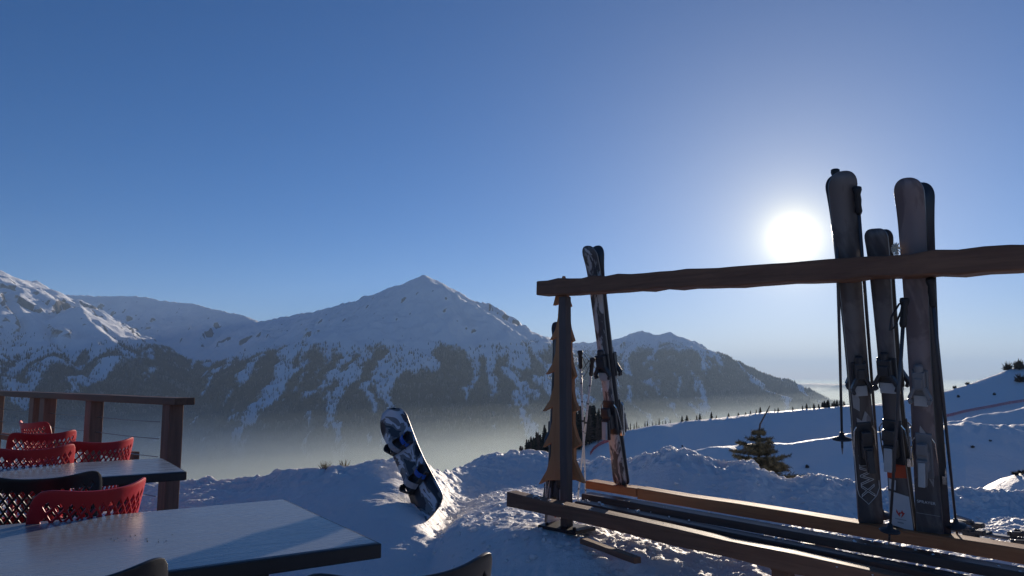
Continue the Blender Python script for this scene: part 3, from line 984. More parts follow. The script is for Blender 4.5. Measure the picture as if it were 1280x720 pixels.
def bindings(o, z_mid, m1, m2, w=.07):
    """toe and heel piece and ski brake on the topsheet (towards -y)"""
    zt, zh = z_mid + .17, z_mid - .17
    m = MB()
    m.box((0, -.022, zt), (w, .018, .15)); m.box((0, -.045, zt + .03), (w * .72, .04, .085)); m.box((0, -.062, zt + .02), (w * .5, .02, .05))
    for s_ in (-1, 1):
        m.beam((s_ * w * .25, -.05, zt), (s_ * w * .62, -.05, zt - .055), .018, .032, up=(0, -1, 0))
        m.beam((s_ * w * .62, -.05, zt - .055), (s_ * w * .52, -.05, zt - .08), .016, .03, up=(0, -1, 0))
    m.lathe([(.018, 0), (.02, .008), (.02, .04), (.014, .048)], 10, Matrix.Translation((0, -.045, zt + .06)))
    tp = m.build('toe_piece', MATS[m1], o, bevel=.004)
    m = MB(); m.box((0, -.034, zt - .07), (w * .8, .006, .05)); m.build('anti_friction_pad', MATS['binding_white'], tp)
    m = MB()
    m.box((0, -.020, zh), (w, .016, .22)); m.box((0, -.048, zh - .02), (w * .7, .045, .09))
    m.prism([(-w*.36, zh + .02), (w*.36, zh + .02), (w*.30, zh + .075), (-w*.30, zh + .075)], -.082, -.05)
    m.prism([(-w*.22, zh - .13), (w*.22, zh - .13), (w*.34, zh - .0), (-w*.34, zh - .0)], -.088, -.068)
    hp = m.build('heel_piece', MATS[m1], o, bevel=.005)
    m = MB(); m.beam((0, -.09, zh - .01), (0, -.112, zh - .12), w * .42, .014, up=(0, -1, 0)); m.build('heel_lever', MATS[m2], hp, bevel=.004)
    m = MB()
    for s_ in (-1, 1):
        m.tube([(s_ * w * .5, -.03, zh + .09), (s_ * w * .66, -.028, zh + .07), (s_ * w * .70, -.012, zh - .02), (s_ * w * .70, -.0, zh - .085), (s_ * w * .55, .0, zh - .11)], .0035, 6)
        m.box((s_ * w * .62, .0, zh - .10), (.016, .012, .04))
    m.build('brake', MATS['brake_wire'], o, smooth=False)
def frame_from(tail, tip, face):
    z = (tip - tail).normalized(); y = -(face - z * face.dot(z)).normalized(); x = y.cross(z)
    M = Matrix((x, y, z)).transposed().to_4x4(); M.translation = tail
    return M
def ski(M, L_, widths, mats, label, group, tip='round', z_mid=None, bm=('binding_black', 'binding_grey'), curl=.05):
    o = empty('ski', mat=M)
    tag(o, label, 'ski', group)
    me = ski_body(L_, *widths, tip=tip, curl=curl)
    for q in mats: me.materials.append(MATS[q])
    link(bpy.data.objects.new('ski_body', me), o)
    if z_mid: bindings(o, z_mid, *bm, w=.088 if bm == ('binding_black', 'binding_white') else .07)
    return o
FLIP = Matrix.Rotation(math.pi, 4, 'Z')
def ski_pair(tail, tip, spin, widths, mats, labels, group, zf, tipk='round', bm=('binding_black', 'binding_grey'), mats2=None, curl=.05, gap=.017, bm2=None):
    """two skis strapped base to base; spin turns the pair about its length, degrees"""
    face = (CAM - (tail + tip) / 2).normalized()
    L_ = (tip - tail).length
    M = frame_from(tail, tip, face) @ Matrix.Rotation(math.radians(spin), 4, 'Z')
    A = ski(M, L_, widths, mats, labels[0], group, tipk, zf * L_, bm, curl)
    B = ski(M @ Matrix.Translation((.004, gap, -.004)) @ FLIP, L_ * .995, widths, mats2 or mats, labels[1], group, tipk, zf * L_, bm2 or bm, curl)
    return A, B, M, L_
def decal(o, name, poly, mat, lift=.0145, z0=0.0, ys=None):
    """flat print on the topsheet: polygon in (x, z)"""
    m = MB()
    m.add([(x, -(lift + (ys or 0)) - .008 * math.sin(math.pi * min(1, max(0, z / 1.7))), z) for x, z in poly], [tuple(range(len(poly)))])
    return m.build(name, MATS[mat], o)
def lettering(o, txt, size, x, z, rot, mat, outline=False, lift=.017):
    cu = bpy.data.curves.new('lettering', 'FONT'); cu.body = txt; cu.size = size; cu.align_x = 'CENTER'; cu.align_y = 'CENTER'
    if outline: cu.fill_mode = 'NONE'; cu.bevel_depth = size * .018
    else: cu.extrude = .0003
    tmp = bpy.data.objects.new('lettering', cu); COL.objects.link(tmp)
    me = bpy.data.meshes.new_from_object(tmp.evaluated_get(bpy.context.evaluated_depsgraph_get()))
    bpy.data.objects.remove(tmp, do_unlink=True)
    t = bpy.data.objects.new('lettering', me); link(t, o); me.materials.clear()
    t.location = (x, -lift, z); t.rotation_euler = (math.pi / 2, -rot, 0)
    t.data.materials.append(MATS[mat]); return t
G1 = 'skis leaning on the ski rack'
def on_rail(px, py, v=.405): return RW(RP(px, py, v))
# pair by the fir post
A, B, M, L_ = ski_pair(on_rail(776, 606), RW(RP(739, 306, .015)), -36, (.108, .075, .118), ('camo_topsheet', 'ski_edge', 'ski_base'),
    ('mottled grey and white ski nearest the fir-cutout post, topsheet facing camera', 'mottled ski behind the one by the fir-cutout post, bindings turned away'), G1, .40,
    bm=('binding_black', 'binding_white'), curl=.04)
# black pair beside the sun
A, B, M, L_ = ski_pair(on_rail(1089, 657), RW(RP(1050, 214, -.03)), 14, (.122, .095, .138), ('black_topsheet', 'ski_edge', 'ski_base'),
    ('tall black ski with outlined letters on its tail, next to the sun', 'tall black ski hidden behind the lettered black ski'), G1, .34, bm=('binding_black', 'binding_black'))
lettering(A, 'XWM', .088, .0, .27, math.pi / 2, 'pale_print', True, .0155)
m = MB()
m.tube([(-.052, -.015, .38), (-.053, -.0145, .20), (-.046, -.014, .165), (-.006, -.0132, .118), (.034, -.014, .160), (.050, -.0145, .20), (.050, -.015, .24)], .0016, 5); m.build('outline_print', MATS['pale_print'], A)
decal(A, 'pale_print', [(-.02, .47), (.012, .41), (.03, .44), (.022, .50), (.038, .56), (.012, .60), (-.006, .55), (-.03, .57), (-.026, .52)], 'pale_smear', .016)
decal(A, 'pale_print', [(-.04, .62), (-.012, .60), (-.008, .66), (-.02, .70), (-.042, .69)], 'grey_print', .016)
# short white and orange pair
A, B, M, L_ = ski_pair(on_rail(1129, 664), RW(RP(1096, 285, .05)), -22, (.118, .078, .112), ('black_topsheet', 'ski_edge', 'ski_base'),
    ('short ski with white tail, red emblem and an orange band above it', 'short white-tailed ski behind the one with the red emblem'), G1, .42, tipk='square',
    bm=('binding_black', 'binding_white'), curl=.02)
def band(o, z0, z1, wf, mat, skew=0.0, lift=.0142):
    n_ = 8
    poly = [(-wf(z0 + (z1 - z0) * i / n_), z0 + (z1 - z0) * i / n_) for i in range(n_ + 1)]
    poly += [(wf(z), z + skew) for z in [z1 + (z0 - z1) * i / n_ for i in range(n_ + 1)]]
    return decal(o, 'tail_print', poly, mat, lift)
wf = lambda z: .5 * (.078 + .040 * (abs(z / 1.5 - .46) / .46)**1.7) * .955 - .0005
band(A, .03, .205, wf, 'white_topsheet', -.015)
band(A, .27, .35, wf, 'orange_topsheet', .012)
decal(A, 'tail_print', [(-.042, .215), (-.012, .21), (-.006, .262), (-.04, .268)], 'white_topsheet', .0142)
decal(A, 'emblem', [(-.018, .100), (-.004, .078), (-.001, .094), (.006, .098), (-.001, .104), (-.008, .096), (-.016, .116)], 'red_print', .0155)
decal(A, 'emblem', [(.001, .074), (.012, .086), (.022, .102), (.014, .105), (.010, .116), (.003, .100), (.010, .096)], 'red_print', .0155)
decal(A, 'small_print', [(-.026, .064), (.026, .064), (.026, .068), (-.026, .068)], 'grey_print', .0155)
decal(A, 'small_print', [(-.016, .046), (.012, .046), (.012, .052), (-.016, .052)], 'grey_print', .0155)
# brown pair
A, B, M, L_ = ski_pair(on_rail(1163, 671), RW(RP(1137, 221, -.04)), -12, (.122, .096, .128), ('brown_topsheet', 'ski_edge', 'ski_base'),
    ('tall brown ski with small pale lettering on its dark tail', 'tall brown ski showing its tip beside the lettered brown ski'), G1, .34,
    bm=('binding_grey', 'binding_white'), mats2=('black_topsheet', 'ski_edge', 'ski_base'))
B.matrix_world = B.matrix_world @ Matrix.Translation((-.022, 0, -.02))
wf2 = lambda z: .5 * (.096 + .026 * (abs(z / 1.75 - .46) / .46)**1.7) * .955 - .0005
band(A, .012, .29, wf2, 'black_topsheet', .03, .0130)
lettering(A, 'SPRAYER', .020, -.006, .178, 0, 'pale_print', False, .0165)
decal(A, 'small_print', [(-.05, .118), (.05, .118), (.05, .121), (-.05, .121)], 'grey_print', .0150)
decal(A, 'pale_print', [(.012, .30), (.03, .26), (.034, .31), (.03, .36), (.012, .37)], 'pale_smear', .0150)
decal(A, 'pale_print', [(-.03, .44), (-.008, .38), (.008, .34), (.02, .40), (.004, .46), (.014, .52), (-.012, .56), (-.02, .50)], 'pale_smear', .0158)
# pair planted behind the fir cutout
g_ = P(690, 652, 4.97)
A, B, M, L_ = ski_pair(Vector((g_.x, g_.y, ground_z(g_.x, g_.y) - .03)), P(702, 400, 4.93), 30, (.105, .072, .11), ('black_topsheet', 'ski_edge', 'ski_base'),
    ('ski with white and red tail stuck in snow behind the fir cutout', 'second ski behind the fir cutout, turned away'), 'skis stuck in the snow behind the fir cutout', .33)
band(A, .03, .27, lambda z: .5 * (.072 + .033 * (abs(z / 1.45 - .46) / .46)**1.7) * .955, 'white_topsheet', 0)
for k in range(7):
    x_, z_ = random.uniform(-.03, .03), .08 + k * .025
    decal(A, 'red_print', [(x_ - .008, z_), (x_ + .006, z_ - .004), (x_ + .010, z_ + .012), (x_ - .002, z_ + .016)], 'red_print', .0155)
# two skis lying on the snow at the right
for k, (pa, pb, lab) in enumerate((((1176, 653), (1282, 673), 'dark ski lying flat on snow behind the rack, farther of two'),
                                   ((1170, 664), (1282, 686), 'dark ski lying flat on snow behind the rack, nearer of two'))):
    a_, b_ = PZ(*pa, .13), PZ(*pb, .13)
    d = (b_ - a_); d.z = 0; d.normalize()
    za, zb = (float(near_height(np.array([q.x]), np.array([q.y]), False)[0]) for q in (a_, a_ + d * 1.5))
    a_.z = za + .035
    tipp = a_ + d * 1.62; tipp.z = zb + .04
    M = frame_from(a_, tipp, Vector((0, -.25, 1)))
    ski(M, 1.62, (.105, .072, .115), ('black_topsheet', 'ski_edge', 'ski_base'), lab, 'skis lying on the snow behind the rack', 'round', .42 if k == 0 else .44)

# ================================================================== poles
def pole(tip, grip, mat, label, group, strap=1):
    z = (grip - tip); L_ = z.length
    M = frame_from(tip, grip, Vector((0, -1, .1)))
    o = empty('ski_pole', mat=M); tag(o, label, 'ski pole', group)
    m = MB(); m.tube([(0, 0, .03), (0, 0, L_ * .6), (0, 0, L_ - .1)], [.0052, .0078, .0085], 10); m.build('shaft', MATS[mat], o, smooth=True)
    m = MB(); m.lathe([(.0015, 0), (.004, .02), (.0055, .05)], 8); m.build('tip', MATS['cable_steel'], o)
    m = MB(); m.lathe([(.012, .062), (.042, .068), (.046, .073), (.040, .078), (.014, .086), (.009, .105)], 14); m.build('basket', MATS['basket'], o, smooth=True)
    m = MB(); m.lathe([(.011, L_ - .135), (.0165, L_ - .12), (.014, L_ - .09), (.0165, L_ - .065), (.014, L_ - .04), (.021, L_ - .018), (.02, L_ - .004), (.012, L_)], 12); m.build('grip', MATS['pole_grip'], o, smooth=True)
    if strap:
        s_ = strap
        m = MB()
        pts_ = [(0, 0, L_ - .012), (s_ * .03, -.012, L_ - .03), (s_ * .065, -.02, L_ - .09), (s_ * .068, -.02, L_ - .15), (s_ * .045, -.016, L_ - .135), (s_ * .022, -.012, L_ - .07), (0, -.005, L_ - .02)]
        for p0, p1 in zip(pts_[:-1], pts_[1:]): m.beam(p0, p1, .003, .014, up=(0, 1, 0))
        m.build('strap', MATS['pole_grip'], o)
    return o
G2 = 'ski poles around the ski rack'
def snow_pt(px, py, Y):
    q = P(px, py, Y); q.z = ground_z(q.x, q.y) - .03; return q
pole(snow_pt(733, 600, 5.55), P(725, 438, 5.45), 'striped_shaft', 'white dark-ringed ski pole standing upright between post and mottled ski', G2, 1)
pole(snow_pt(719, 590, 5.65), P(741, 447, 5.40), 'striped_shaft', 'white dark-ringed ski pole leaning across the upright one', G2, -1)
pole(P(1053, 568, 3.62), P(1044, 211, 3.50), 'pole_grey', 'grey ski pole hanging with its basket in the air beside black ski', G2, 0)
pole(P(1104, 660, 3.98), P(1071, 233, 3.42), 'pole_grey', 'grey ski pole standing tight against the tall black ski', G2, 0)
pole(P(1111, 683, 3.50), P(1131, 372, 3.32), 'pole_grey', 'dark ski pole crossing in front of the short orange-banded ski', G2, -1)
pole(P(1197, 674, 3.62), P(1163, 347, 3.25), 'pole_grey', 'dark ski pole right of the brown skis, grip under the beam', G2, 0)
# pale tuft on the beam, lit from behind
m = MB()
c = RP(1120, 310, .0)
for k in range(90):
    d = Vector((random.gauss(0, 1), random.gauss(0, 1), random.gauss(0, 1))).normalized()
    p = c + Vector((d.x * .018, d.y * .018, d.z * .026 - .004))
    m.tube([c, p + d * .004], [.004, .0012], 4)
tf = m.build('wool_tuft', MATS['tuft_wool']); tf.matrix_world = rack.matrix_basis
tag(tf, 'small pale sunlit tuft sitting on the beam between the skis', 'tuft')

# ================================================================== snowboard
def snowboard():
    n_, hw, L_ = 40, .145, 1.42
    b_, t_ = P(545, 650, 6.0), P(488, 518, 6.85)
    L_ = (t_ - b_).length
    face = Vector((-.52, -.84, .25))                      # topsheet looks towards the camera and a little left
    M = frame_from(b_, t_, face)
    o = empty('snowboard', mat=M)
    tag(o, 'dark patterned snowboard with blue straps stuck upright in the snow mound', 'snowboard')
    vs, fs, mi = [], [], []
    for i in range(n_ + 1):
        t = i / n_; z = t * L_
        w = hw * (1 - .10 * math.cos(math.pi * 2 * (t - .5)) * .9)
        e = min(t, 1 - t) * L_ / .17
        if e < 1: w *= max(.05, (1 - (1 - e)**2.2))**.5
        f = max(0, (abs(t - .5) - .36) / .14); y = -.065 * f * f
        for x, yy in ((-w, y), (-w, y - .010), (-w * .5, y - .0105), (0, y - .011), (w * .5, y - .0105), (w, y - .010), (w, y)): vs.append((x, yy, z))
    for i in range(n_):
        a_ = 7 * i
        for k in range(7):
            fs.append((a_ + k, a_ + (k+1) % 7, a_ + 7 + (k+1) % 7, a_ + 7 + k)); mi.append(2 if k == 6 else 1 if k in (0, 5) else 0)
    fs += [tuple(range(6, -1, -1)), tuple(range(7 * n_, 7 * n_ + 7))]; mi += [1, 1]
    me = bpy.data.meshes.new('board'); me.from_pydata(vs, [], fs)
    me.polygons.foreach_set('material_index', mi); me.polygons.foreach_set('use_smooth', [True] * len(mi))
    for q in ('snowboard_topsheet', 'binding_black', 'board_base'): me.materials.append(MATS[q])
    link(bpy.data.objects.new('board', me), o)
    for zc, yaw in ((.68 * L_, .25), (.34 * L_, -.12)):
        B = Matrix.Translation((0, -.011, zc)) @ Matrix.Rotation(yaw, 4, 'Y')
        b_ = MB()
        b_.box((0, -.012, 0), (.25, .022, .105), B)
        b_.lathe([(.06, -.02), (.06, .0)], 18, B @ Matrix.Rotation(math.pi / 2, 4, 'X') @ Matrix.Translation((0, 0, .03)))
        for s_ in (-1, 1): b_.beam((-.12, -.028, s_ * .052), (.12, -.028, s_ * .052), .012, .05, up=(0, -1, 0), M=B)
        bo = b_.build('binding_baseplate', MATS['binding_black'], o, bevel=.004)
        h_ = MB()       # highback: curved shell at the heel side
        vs2, fs2 = [], []
        for i in range(9):
            for j in range(7):
                an = math.pi * (-.5 + i / 8); r = .058 - .006 * j / 6
                vs2.append((-.105 + (-.035 * math.cos(an)) - .010 * j / 6, -.02 - .011 * j, r * math.sin(an) * (1 - .3 * (j / 6)**2)))
        for i in range(8):
            for j in range(6):
                q = i * 7 + j; fs2.append((q, q + 1, q + 8, q + 7))
        h_.add(vs2, fs2, B)
        ho = h_.build('highback', MATS['binding_black'], bo, smooth=True)
        sd = ho.modifiers.new('thick', 'SOLIDIFY'); sd.thickness = .008
        for (x0, hgt, mt, wd) in ((-.03, .085, 'grey_strap', .05), (.075, .055, 'blue_strap', .04)):
            s_ = MB(); pr = None
            for k in range(11):
                an = math.pi * k / 10
                p = Vector((x0 - .02 * math.sin(an), -.02 - hgt * math.sin(an), .06 * math.cos(an)))
                if pr is not None: s_.beam(pr, p, wd, .010, up=(p - Vector((x0, -.02, 0))).normalized() if (p - Vector((x0, -.02, 0))).length > 1e-5 else (0, -1, 0), M=B)
                pr = p
            s_.build('strap', MATS[mt], bo)
            s_ = MB(); s_.box((x0 - .012, -.028 - hgt * .75, .045), (wd * .9, .018, .04), B); s_.build('buckle', MATS['binding_grey'], bo, bevel=.003)
snowboard()

# ================================================================== trees
def fir_young(base, h, label):
    o = empty('young_fir', base); tag(o, label, 'fir tree')
    r_ = random.Random(5)
    m = MB()
    bend = lambda t: Vector((h * (.9 * max(0, t - .84)**1.3), 0, t * h))
    m.tube([bend(t) for t in (0, .2, .4, .6, .75, .88, 1.0)], [.035, .030, .024, .018, .014, .011, .006], 8)
    m.build('trunk', MATS['bark'], o, smooth=True)
    nd, br = MB(), MB()
    def needles(p0, p1, n, ln):
        d = (p1 - p0)
        ax = d.normalized(); s0 = ax.orthogonal().normalized()
        for k in range(n):
            t = r_.random(); q = p0 + d * t
            an = r_.uniform(0, 6.283)
            sd = (Quaternion(ax, an) @ s0)
            tp = q + (sd * .8 + ax * .55) * ln * r_.uniform(.7, 1.2)
            w = ax.cross(sd) * .0055
            nd.add([q - w, q + w, tp], [(0, 1, 2)])
    lev = 17
    for i in range(lev):
        t = .10 + .72 * (i / (lev - 1))
        n_ = 12 if i < 11 else 8 if i < 14 else 5
        ln = h * (.44 * max(0, 1 - (t / .84)**1.3)**.9 + .035)
        for k in range(n_):
            an = 6.283 * k / n_ + r_.uniform(-.35, .35) + i
            el = r_.uniform(-.05, .30) + .22 * t
            l2 = ln * r_.uniform(.6, 1.2)
            p0 = bend(t)
            p1 = p0 + Vector((math.cos(an), math.sin(an), el)) * l2
            br.tube([p0, (p0 + p1) / 2 + Vector((0, 0, -.015)), p1], [.007, .005, .002], 4)
            needles(p0, p1, int(90 * l2 / .3) + 14, .045)
            for s_ in range(6 if l2 > .2 else 3):
                q = p0.lerp(p1, .25 + .7 * s_ / 6)
                a2 = an + (1 if s_ % 2 else -1) * r_.uniform(.6, .95)
                e_ = q + Vector((math.cos(a2), math.sin(a2), r_.uniform(0, .25))) * l2 * .42 * (1.15 - .12 * s_)
                br.tube([q, e_], [.004, .0015], 3); needles(q, e_, 38, .05)
    needles(bend(.72), bend(1.0), 30, .02)
    br.build('branches', MATS['bark'], o); nd.build('needles', MATS['fir_needles'], o)
fb = P(950, 600, 9.6)
fb.z = ground_z(fb.x, fb.y) - .05
top = P(948, 507, 9.6)
fir_young(fb, top.z - fb.z, 'young fir with a bent leader shoot behind the snow bank')

def conifer(kind, seed):
    """unit tree, one metre tall: trunk and a spiky crown"""
    r_ = random.Random(seed)
    t = MB(); t.tube([(0, 0, -.06), (0, 0, .5), (0, 0, 1)], [.016, .009, .002], 6)
    c = MB()
    n_, rad = (150, .20) if kind == 'spruce' else (120, .16)
    for k in range(n_):
        z = .10 + .88 * (k / n_)**.9
        an = k * 2.4 + r_.uniform(-.5, .5)
        ln = rad * (1 - z)**.75 * r_.uniform(.55, 1.15) + .012
        dr = (-.35 if kind == 'spruce' else .25) * ln
        dx, dy = math.cos(an), math.sin(an)
        w = (.020 if kind == 'spruce' else .008) + .10 * ln
        if kind != 'spruce': w *= .5
        tip = (dx * ln, dy * ln, z + dr)
        c.add([(-dy * w, dx * w, z), (dy * w, -dx * w, z), tip, (0, 0, z + .035), (0, 0, z - .02)], [(0, 2, 3), (3, 2, 1), (1, 2, 4), (4, 2, 0)])
    return t.mesh('trunk', MATS['bark']), c.mesh('crown', MATS['spruce_needles' if kind == 'spruce' else 'larch_twigs'])
def bush(seed):
    r_ = random.Random(seed)
    t = MB(); t.tube([(0, 0, -.1), (0, 0, .25)], [.05, .02], 6)
    c = MB()
    for k in range(170):
        d = Vector((r_.gauss(0, 1), r_.gauss(0, 1), abs(r_.gauss(0, 1)) + .15)).normalized()
        l_ = r_.uniform(.45, 1.0) * (1 if d.z > .5 else .8)
        tip = Vector((d.x * .62, d.y * .62, d.z)) * l_
        mid = tip * .45 + Vector((0, 0, .04)); w = d.orthogonal().normalized() * .05
        c.add([mid - w, mid + w, tip, mid + Vector((0, 0, .06)), Vector((0, 0, .05))], [(0, 1, 2), (0, 3, 2), (1, 3, 2), (0, 1, 4)])
    return t.mesh('trunk', MATS['bark']), c.mesh('crown', MATS['larch_twigs'])
BSH = [bush(40 + k) for k in range(3)]
SPR = [conifer('spruce', k) for k in range(4)]; LAR = [conifer('larch', k + 9) for k in range(4)]
def tree(p, h, kind, label, group, cat='tree', name=None, wide=1.0):
    t, c = random.choice(SPR if kind == 'spruce' else BSH if kind == 'bush' else LAR)
    o = empty(name or ('spruce_tree' if kind == 'spruce' else 'larch_tree'), p, random.uniform(0, 6.28))
    o.scale = (h * wide, h * wide, h)
    tag(o, label, cat, group)
    link(bpy.data.objects.new('trunk', t), o); link(bpy.data.objects.new('crown', c), o)
def at_skyline(px, back=3.0):
    Y = float(np.interp(px, FAR[0], FAR[1])) + back
    x = (px - 640) / F / .992 * Y
    return Vector((x, Y, float(hill_height(np.array([x]), np.array([Y]))[0]) - .2))
r_ = random.Random(21)
for k in range(95):       # the dark wood at the left end of the ski slope
    px = 640 + 118 * r_.random()**.9
    p = at_skyline(px, r_.uniform(-6, 5))
    h = r_.uniform(8.5, 13.0) * np.interp(px, [640, 655, 680, 715, 745, 760], [.45, .65, .85, 1.1, 1.0, .75])
    tree(p, h, 'spruce' if r_.random() < .7 else 'larch', 'conifer in the dark wood on the slope behind the fir-cutout post', 'conifers of the dark wood', wide=1.3)
for k in range(26):       # thin bare larches going on along the skyline
    px = 752 + 84 * (k + r_.random() * .8) / 26
    tree(at_skyline(px, r_.uniform(2, 12)), r_.uniform(2.4, 5.6) * np.interp(px, [752, 836], [1.0, .6]), 'larch', 'thin bare larch on the skyline right of the mottled ski', 'bare larches on the skyline')
for px, hp in ((848,6),(854,6),(858,5),(866,6),(870,7),(884,8),(890,7),(905,6),(917,7),(926,5),(932,6),(939,9),(944,7),(953,7),(962,5),(966,5),(984,6),(996,4),(1001,7),(1005,5),(1010,6),(1016,7)):
    p = at_skyline(px, 2.0)
    tree(p, hp / F * p.y * r_.uniform(.5, 1.5), 'spruce', 'tiny dark spruce dotted along the slope skyline', 'tiny skyline spruces', wide=r_.uniform(1.6, 2.8))
for k in range(26):       # the clump under the sun
    px = r_.uniform(1019, 1062)
    p = at_skyline(px, r_.uniform(3, 16))
    tree(p, r_.uniform(2.6, 4.4), 'spruce' if k % 3 else 'larch', 'small tree in the clump on the skyline below the sun', 'clump of trees below the sun', wide=r_.uniform(1.2, 2.4))
for px, py, hp, lab in ((1251, 466, 13, 'broad bush on the right-hand hill crest, largest there'), (1266, 456, 9, 'bare shrub near the top corner of the right-hand hill'), (1274, 462, 14, 'dark bush lower on the slope at the picture edge'),
                        (1275, 478, 13, 'dark shrub below the dark bush at the picture edge'), (1200, 484, 6, 'tiny shrub on the crest just right of the brown skis'), (1184, 488, 5, 'tiny shrub on the crest touching the dark pole'),
                        (1277, 451, 8, 'bare shrub on the crest at the very picture edge'), (1243, 494, 4, 'little dark twig alone on the shaded hillside'), (1198, 497, 4, 'low scrub on the hillside beside the pole')):
    p = at_skyline(px, 1.0) if py < 489 and lab.find('slope') < 0 and lab.find('below') < 0 else hit(px, py, 250, 420)
    tree(p, hp / F * p.y * 1.1, 'bush', lab, None, 'bush', 'mountain_bush', 1.15)
for k, (px, py) in enumerate(((1260, 592), (1269, 594), (1277, 592), (1262, 579))):
    p = hit(px, py, 60, 130)
    tree(p, .9, 'bush', ['first of three low bushes under the near sunlit snow ridge', 'middle of three low bushes under the near sunlit snow ridge',
         'last of three low bushes at the picture edge', 'low bush on top of the near sunlit snow ridge'][k], 'low bushes by the snow ridge', 'bush', 'mountain_bush', 1.6)
for k, (px, py) in enumerate(((925, 556), (968, 579), (1009, 585), (884, 573), (1140, 560), (1216, 560), (1238, 552))):
    p = hit(px, py, 100, 260)
    tree(p, .75 + .1 * (k % 3), 'bush', ['tiny twig on the slope just left of the young fir', 'tiny twig on the slope low at the right of the young fir', 'tiny twig on the slope under the hanging pole basket',
         'tiny twig on the slope above the snow bank rim', 'tiny twig seen on the slope between the skis', 'tiny twig on the slope just right of the dark pole', 'tiny twig on the slope below the rough sunlit patch'][k], None, 'bush', 'mountain_bush', 1.3)
# grass tufts poking out of the mound
for px, py, lab in ((431, 579, 'taller dry grass tuft on the snow mound crest'), (406, 583, 'smaller dry grass tuft on the snow mound crest')):
    p = P(px, py, 7.25); p.z = ground_z(p.x, p.y)
    m = MB()
    for k in range(26):
        a_ = random.uniform(0, 6.28); l_ = random.uniform(.03, .075)
        b0_ = Vector((random.gauss(0, .012), random.gauss(0, .012), -.03))
        m.tube([b0_, b0_ + Vector((math.cos(a_) * .02, math.sin(a_) * .02, l_ * .7)), b0_ + Vector((math.cos(a_) * .05, math.sin(a_) * .05, l_ + .03))], [.004, .003, .001], 4)
    o = m.build('grass_tuft', MATS['dry_grass']); o.location = p; tag(o, lab, 'grass tuft')

# ================================================================== piste furniture
def net_fence(pix, y0, y1, h, label):
    pts_ = [hit(px, py, y0, y1) for px, py in pix]
    o = empty('safety_net', pts_[0]); tag(o, label, 'safety net', 'red safety nets on the piste')
    m = MB()
    for p, q in zip(pts_[:-1], pts_[1:]):
        p, q = p - pts_[0], q - pts_[0]
        n_ = 6
        for k in range(n_):
            a_, b_ = p.lerp(q, k / n_), p.lerp(q, (k + 1) / n_)
            for z_ in np.linspace(.15, h, 5):
                m.beam(a_ + Vector((0, 0, z_)), b_ + Vector((0, 0, z_)), .03, .16 * h / 1.4)
            m.beam(a_ + Vector((0, 0, .1)), a_ + Vector((0, 0, h)), .03, .10, up=(1, 0, 0))
    m.build('net', MATS['red_net'], o)
    for p in pts_:
        p = p - pts_[0]
        m = MB(); m.tube([p + Vector((0, 0, -.2)), p + Vector((0, 0, h + .25))], .05, 6); m.build('net_post', MATS['red_net'], o)
net_fence([(738, 569), (742, 563), (748, 558), (755, 554.5), (764, 552), (776, 551)], 190, 262, 1.0, 'red safety net curving up the slope beside the mottled ski')
net_fence([(1180, 522), (1192, 519.5), (1205, 516), (1220, 513), (1240, 509.5), (1262, 505.5), (1290, 501)], 236, 300, 1.0, 'red safety net along the sunlit track on the right-hand hill')
def lance(px, py, hp, y0, y1, label, tilt=0.0):
    p = hit(px, py, y0, y1); h = hp / F * p.y
    o = empty('snow_lance', p); o.rotation_euler = (0, tilt, 0); tag(o, label, 'snow lance', 'snow-making lances on the piste')
    m = MB(); m.tube([(0, 0, -.3), (0, 0, h)], [.26, .18], 8); m.build('mast', MATS['pole_grey'], o)
    m = MB()
    for a_ in range(4):
        an = a_ * math.pi / 2 + .4
        m.tube([(0, 0, h), (math.cos(an) * .8, math.sin(an) * .8, h + .25), (math.cos(an) * 1.1, math.sin(an) * 1.1, h + .02)], .13, 6)
        m.lathe([(.08, 0), (.28, .12), (.28, .45), (.08, .6)], 8, Matrix.Translation((math.cos(an) * 1.05, math.sin(an) * 1.05, h - .15)))
    m.build('spray_head', MATS['pole_grey'], o)
    m = MB(); m.box((0, 0, h * .25), (.7, .7, .8)); m.build('valve_box', MATS['pole_grey'], o, bevel=.03)
lance(1035, 546, 20, 150, 200, 'snow-making lance with a spread head, taller one by the hanging pole')
lance(1000, 549, 11, 150, 200, 'shorter leaning snow-making lance left of the taller one', -.25)
for px, py, lab in ((778, 557, 'dark piste marker stake left of its twin, above the snow bank'), (853, 563, 'dark piste marker stake right of its twin, above the snow bank')):
    p = hit(px, py, 150, 262)
    m = MB(); m.tube([(0, 0, -.2), (0, 0, 1.3)], .08, 6); m.box((0, 0, 1.35), (.5, .12, .45))
    o = m.build('marker_stake', MATS['binding_black']); o.location = p; tag(o, lab, 'stake')

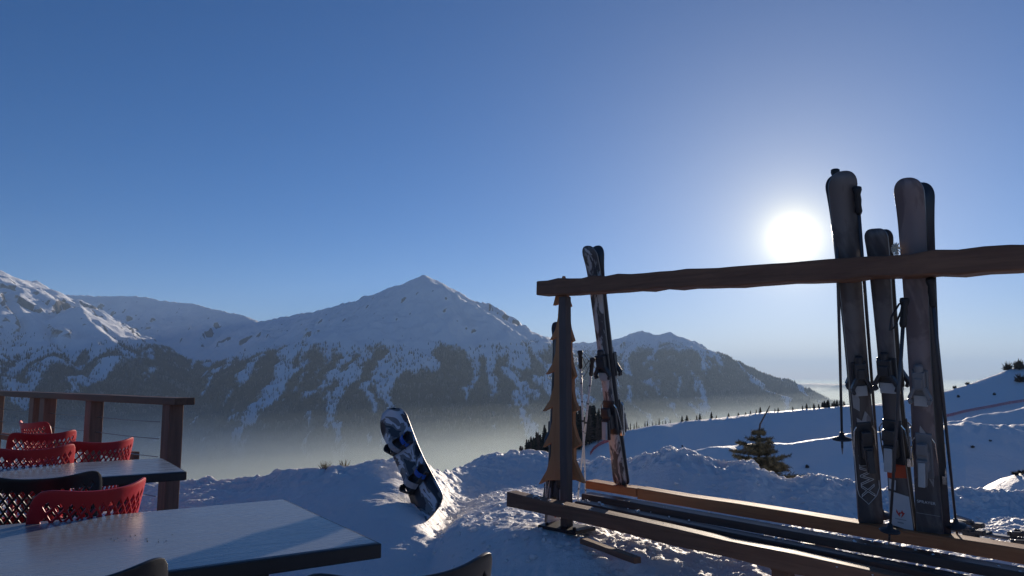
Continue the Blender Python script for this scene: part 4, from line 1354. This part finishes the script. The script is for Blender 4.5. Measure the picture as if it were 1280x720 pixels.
# ================================================================== loose snow: chunks on the ground, crumbs on the rack
def chunk(m, c, r, rr):
    vs = [(0, 0, 1), (.89, 0, .45), (.28, .85, .45), (-.72, .53, .45), (-.72, -.53, .45), (.28, -.85, .45), (.72, .53, -.45), (-.28, .85, -.45), (-.89, 0, -.45), (-.28, -.85, -.45), (.72, -.53, -.45), (0, 0, -1)]
    fs = [(0,1,2),(0,2,3),(0,3,4),(0,4,5),(0,5,1),(1,6,2),(2,7,3),(3,8,4),(4,9,5),(5,10,1),(6,7,2),(7,8,3),(8,9,4),(9,10,5),(10,6,1),(11,7,6),(11,8,7),(11,9,8),(11,10,9),(11,6,10)]
    q = Quaternion(Vector((rr.gauss(0, 1), rr.gauss(0, 1), rr.gauss(0, 1))).normalized(), rr.uniform(0, 6))
    sc = Vector((rr.uniform(.7, 1.4), rr.uniform(.7, 1.3), rr.uniform(.5, .9)))
    out = []
    for v in vs:
        w = q @ (Vector(v) * rr.uniform(.7, 1.2)); out.append(c + Vector((w.x * sc.x, w.y * sc.y, w.z * sc.z)) * r)
    m.add(out, fs)
rr = random.Random(77)
m = MB()
for k in range(1500):
    px = rr.choice((rr.uniform(545, 720), rr.uniform(700, 1290), rr.uniform(760, 1010)))
    Y = rr.uniform(4.3, 8.0)
    x = (px - 640) / F * Y
    z = float(near_height(np.array([x]), np.array([Y]))[0])
    r = .006 + .022 * rr.random()**3
    chunk(m, Vector((x, Y, z + r * .2)), r, rr)
o = m.build('snow_chunks', MATS['snow'], smooth=False)
tag(o, 'loose snow chunks scattered over the trampled snow round the rack', 'snow chunks', kind='stuff')
m = MB()
lines = [((640, 614), (1060, 708), -.135, -.3, 2.9, .09, 60), ((800, 610.5), (1200, 673), .40, .0, 2.6, .10, 70), ((800, 638.5), (1060, 690), .03, .1, 2.6, .08, 26), ((800, 628), (1060, 673.5), .17, .1, 2.6, .09, 26)]
for p1, p2, v_, u0, u1, w_, n_ in lines:
    a_, b_ = RP(*p1, v_), RP(*p2, v_)
    cl = [rr.uniform(u0, u1) for _ in range(7)]
    for k in range(n_):
        u = min(max(rr.gauss(rr.choice(cl), .10), u0), u1)
        c = RW(extend(a_, b_, u) + Vector((0, rr.uniform(-.45, .45) * w_, -.001)))
        chunk(m, c, .004 + .008 * rr.random()**2, rr)
o = m.build('snow_crumbs', MATS['snow'])
tag(o, 'crumbs of snow lying along the rack bench boards', 'snow crumbs', kind='stuff')

m = MB()
for k in range(26):
    q = PZ(rr.uniform(140, 215), 0, .73) if 0 else PZ(rr.gauss(172, 26), rr.gauss(674, 3.0), .7305)
    chunk(m, q + Vector((0, 0, .0006)), rr.uniform(.0007, .0022), rr)
o = m.build('crumbs', MATS['binding_black'])
tag(o, 'dark crumbs sprinkled on the front table top', 'crumbs', kind='stuff')
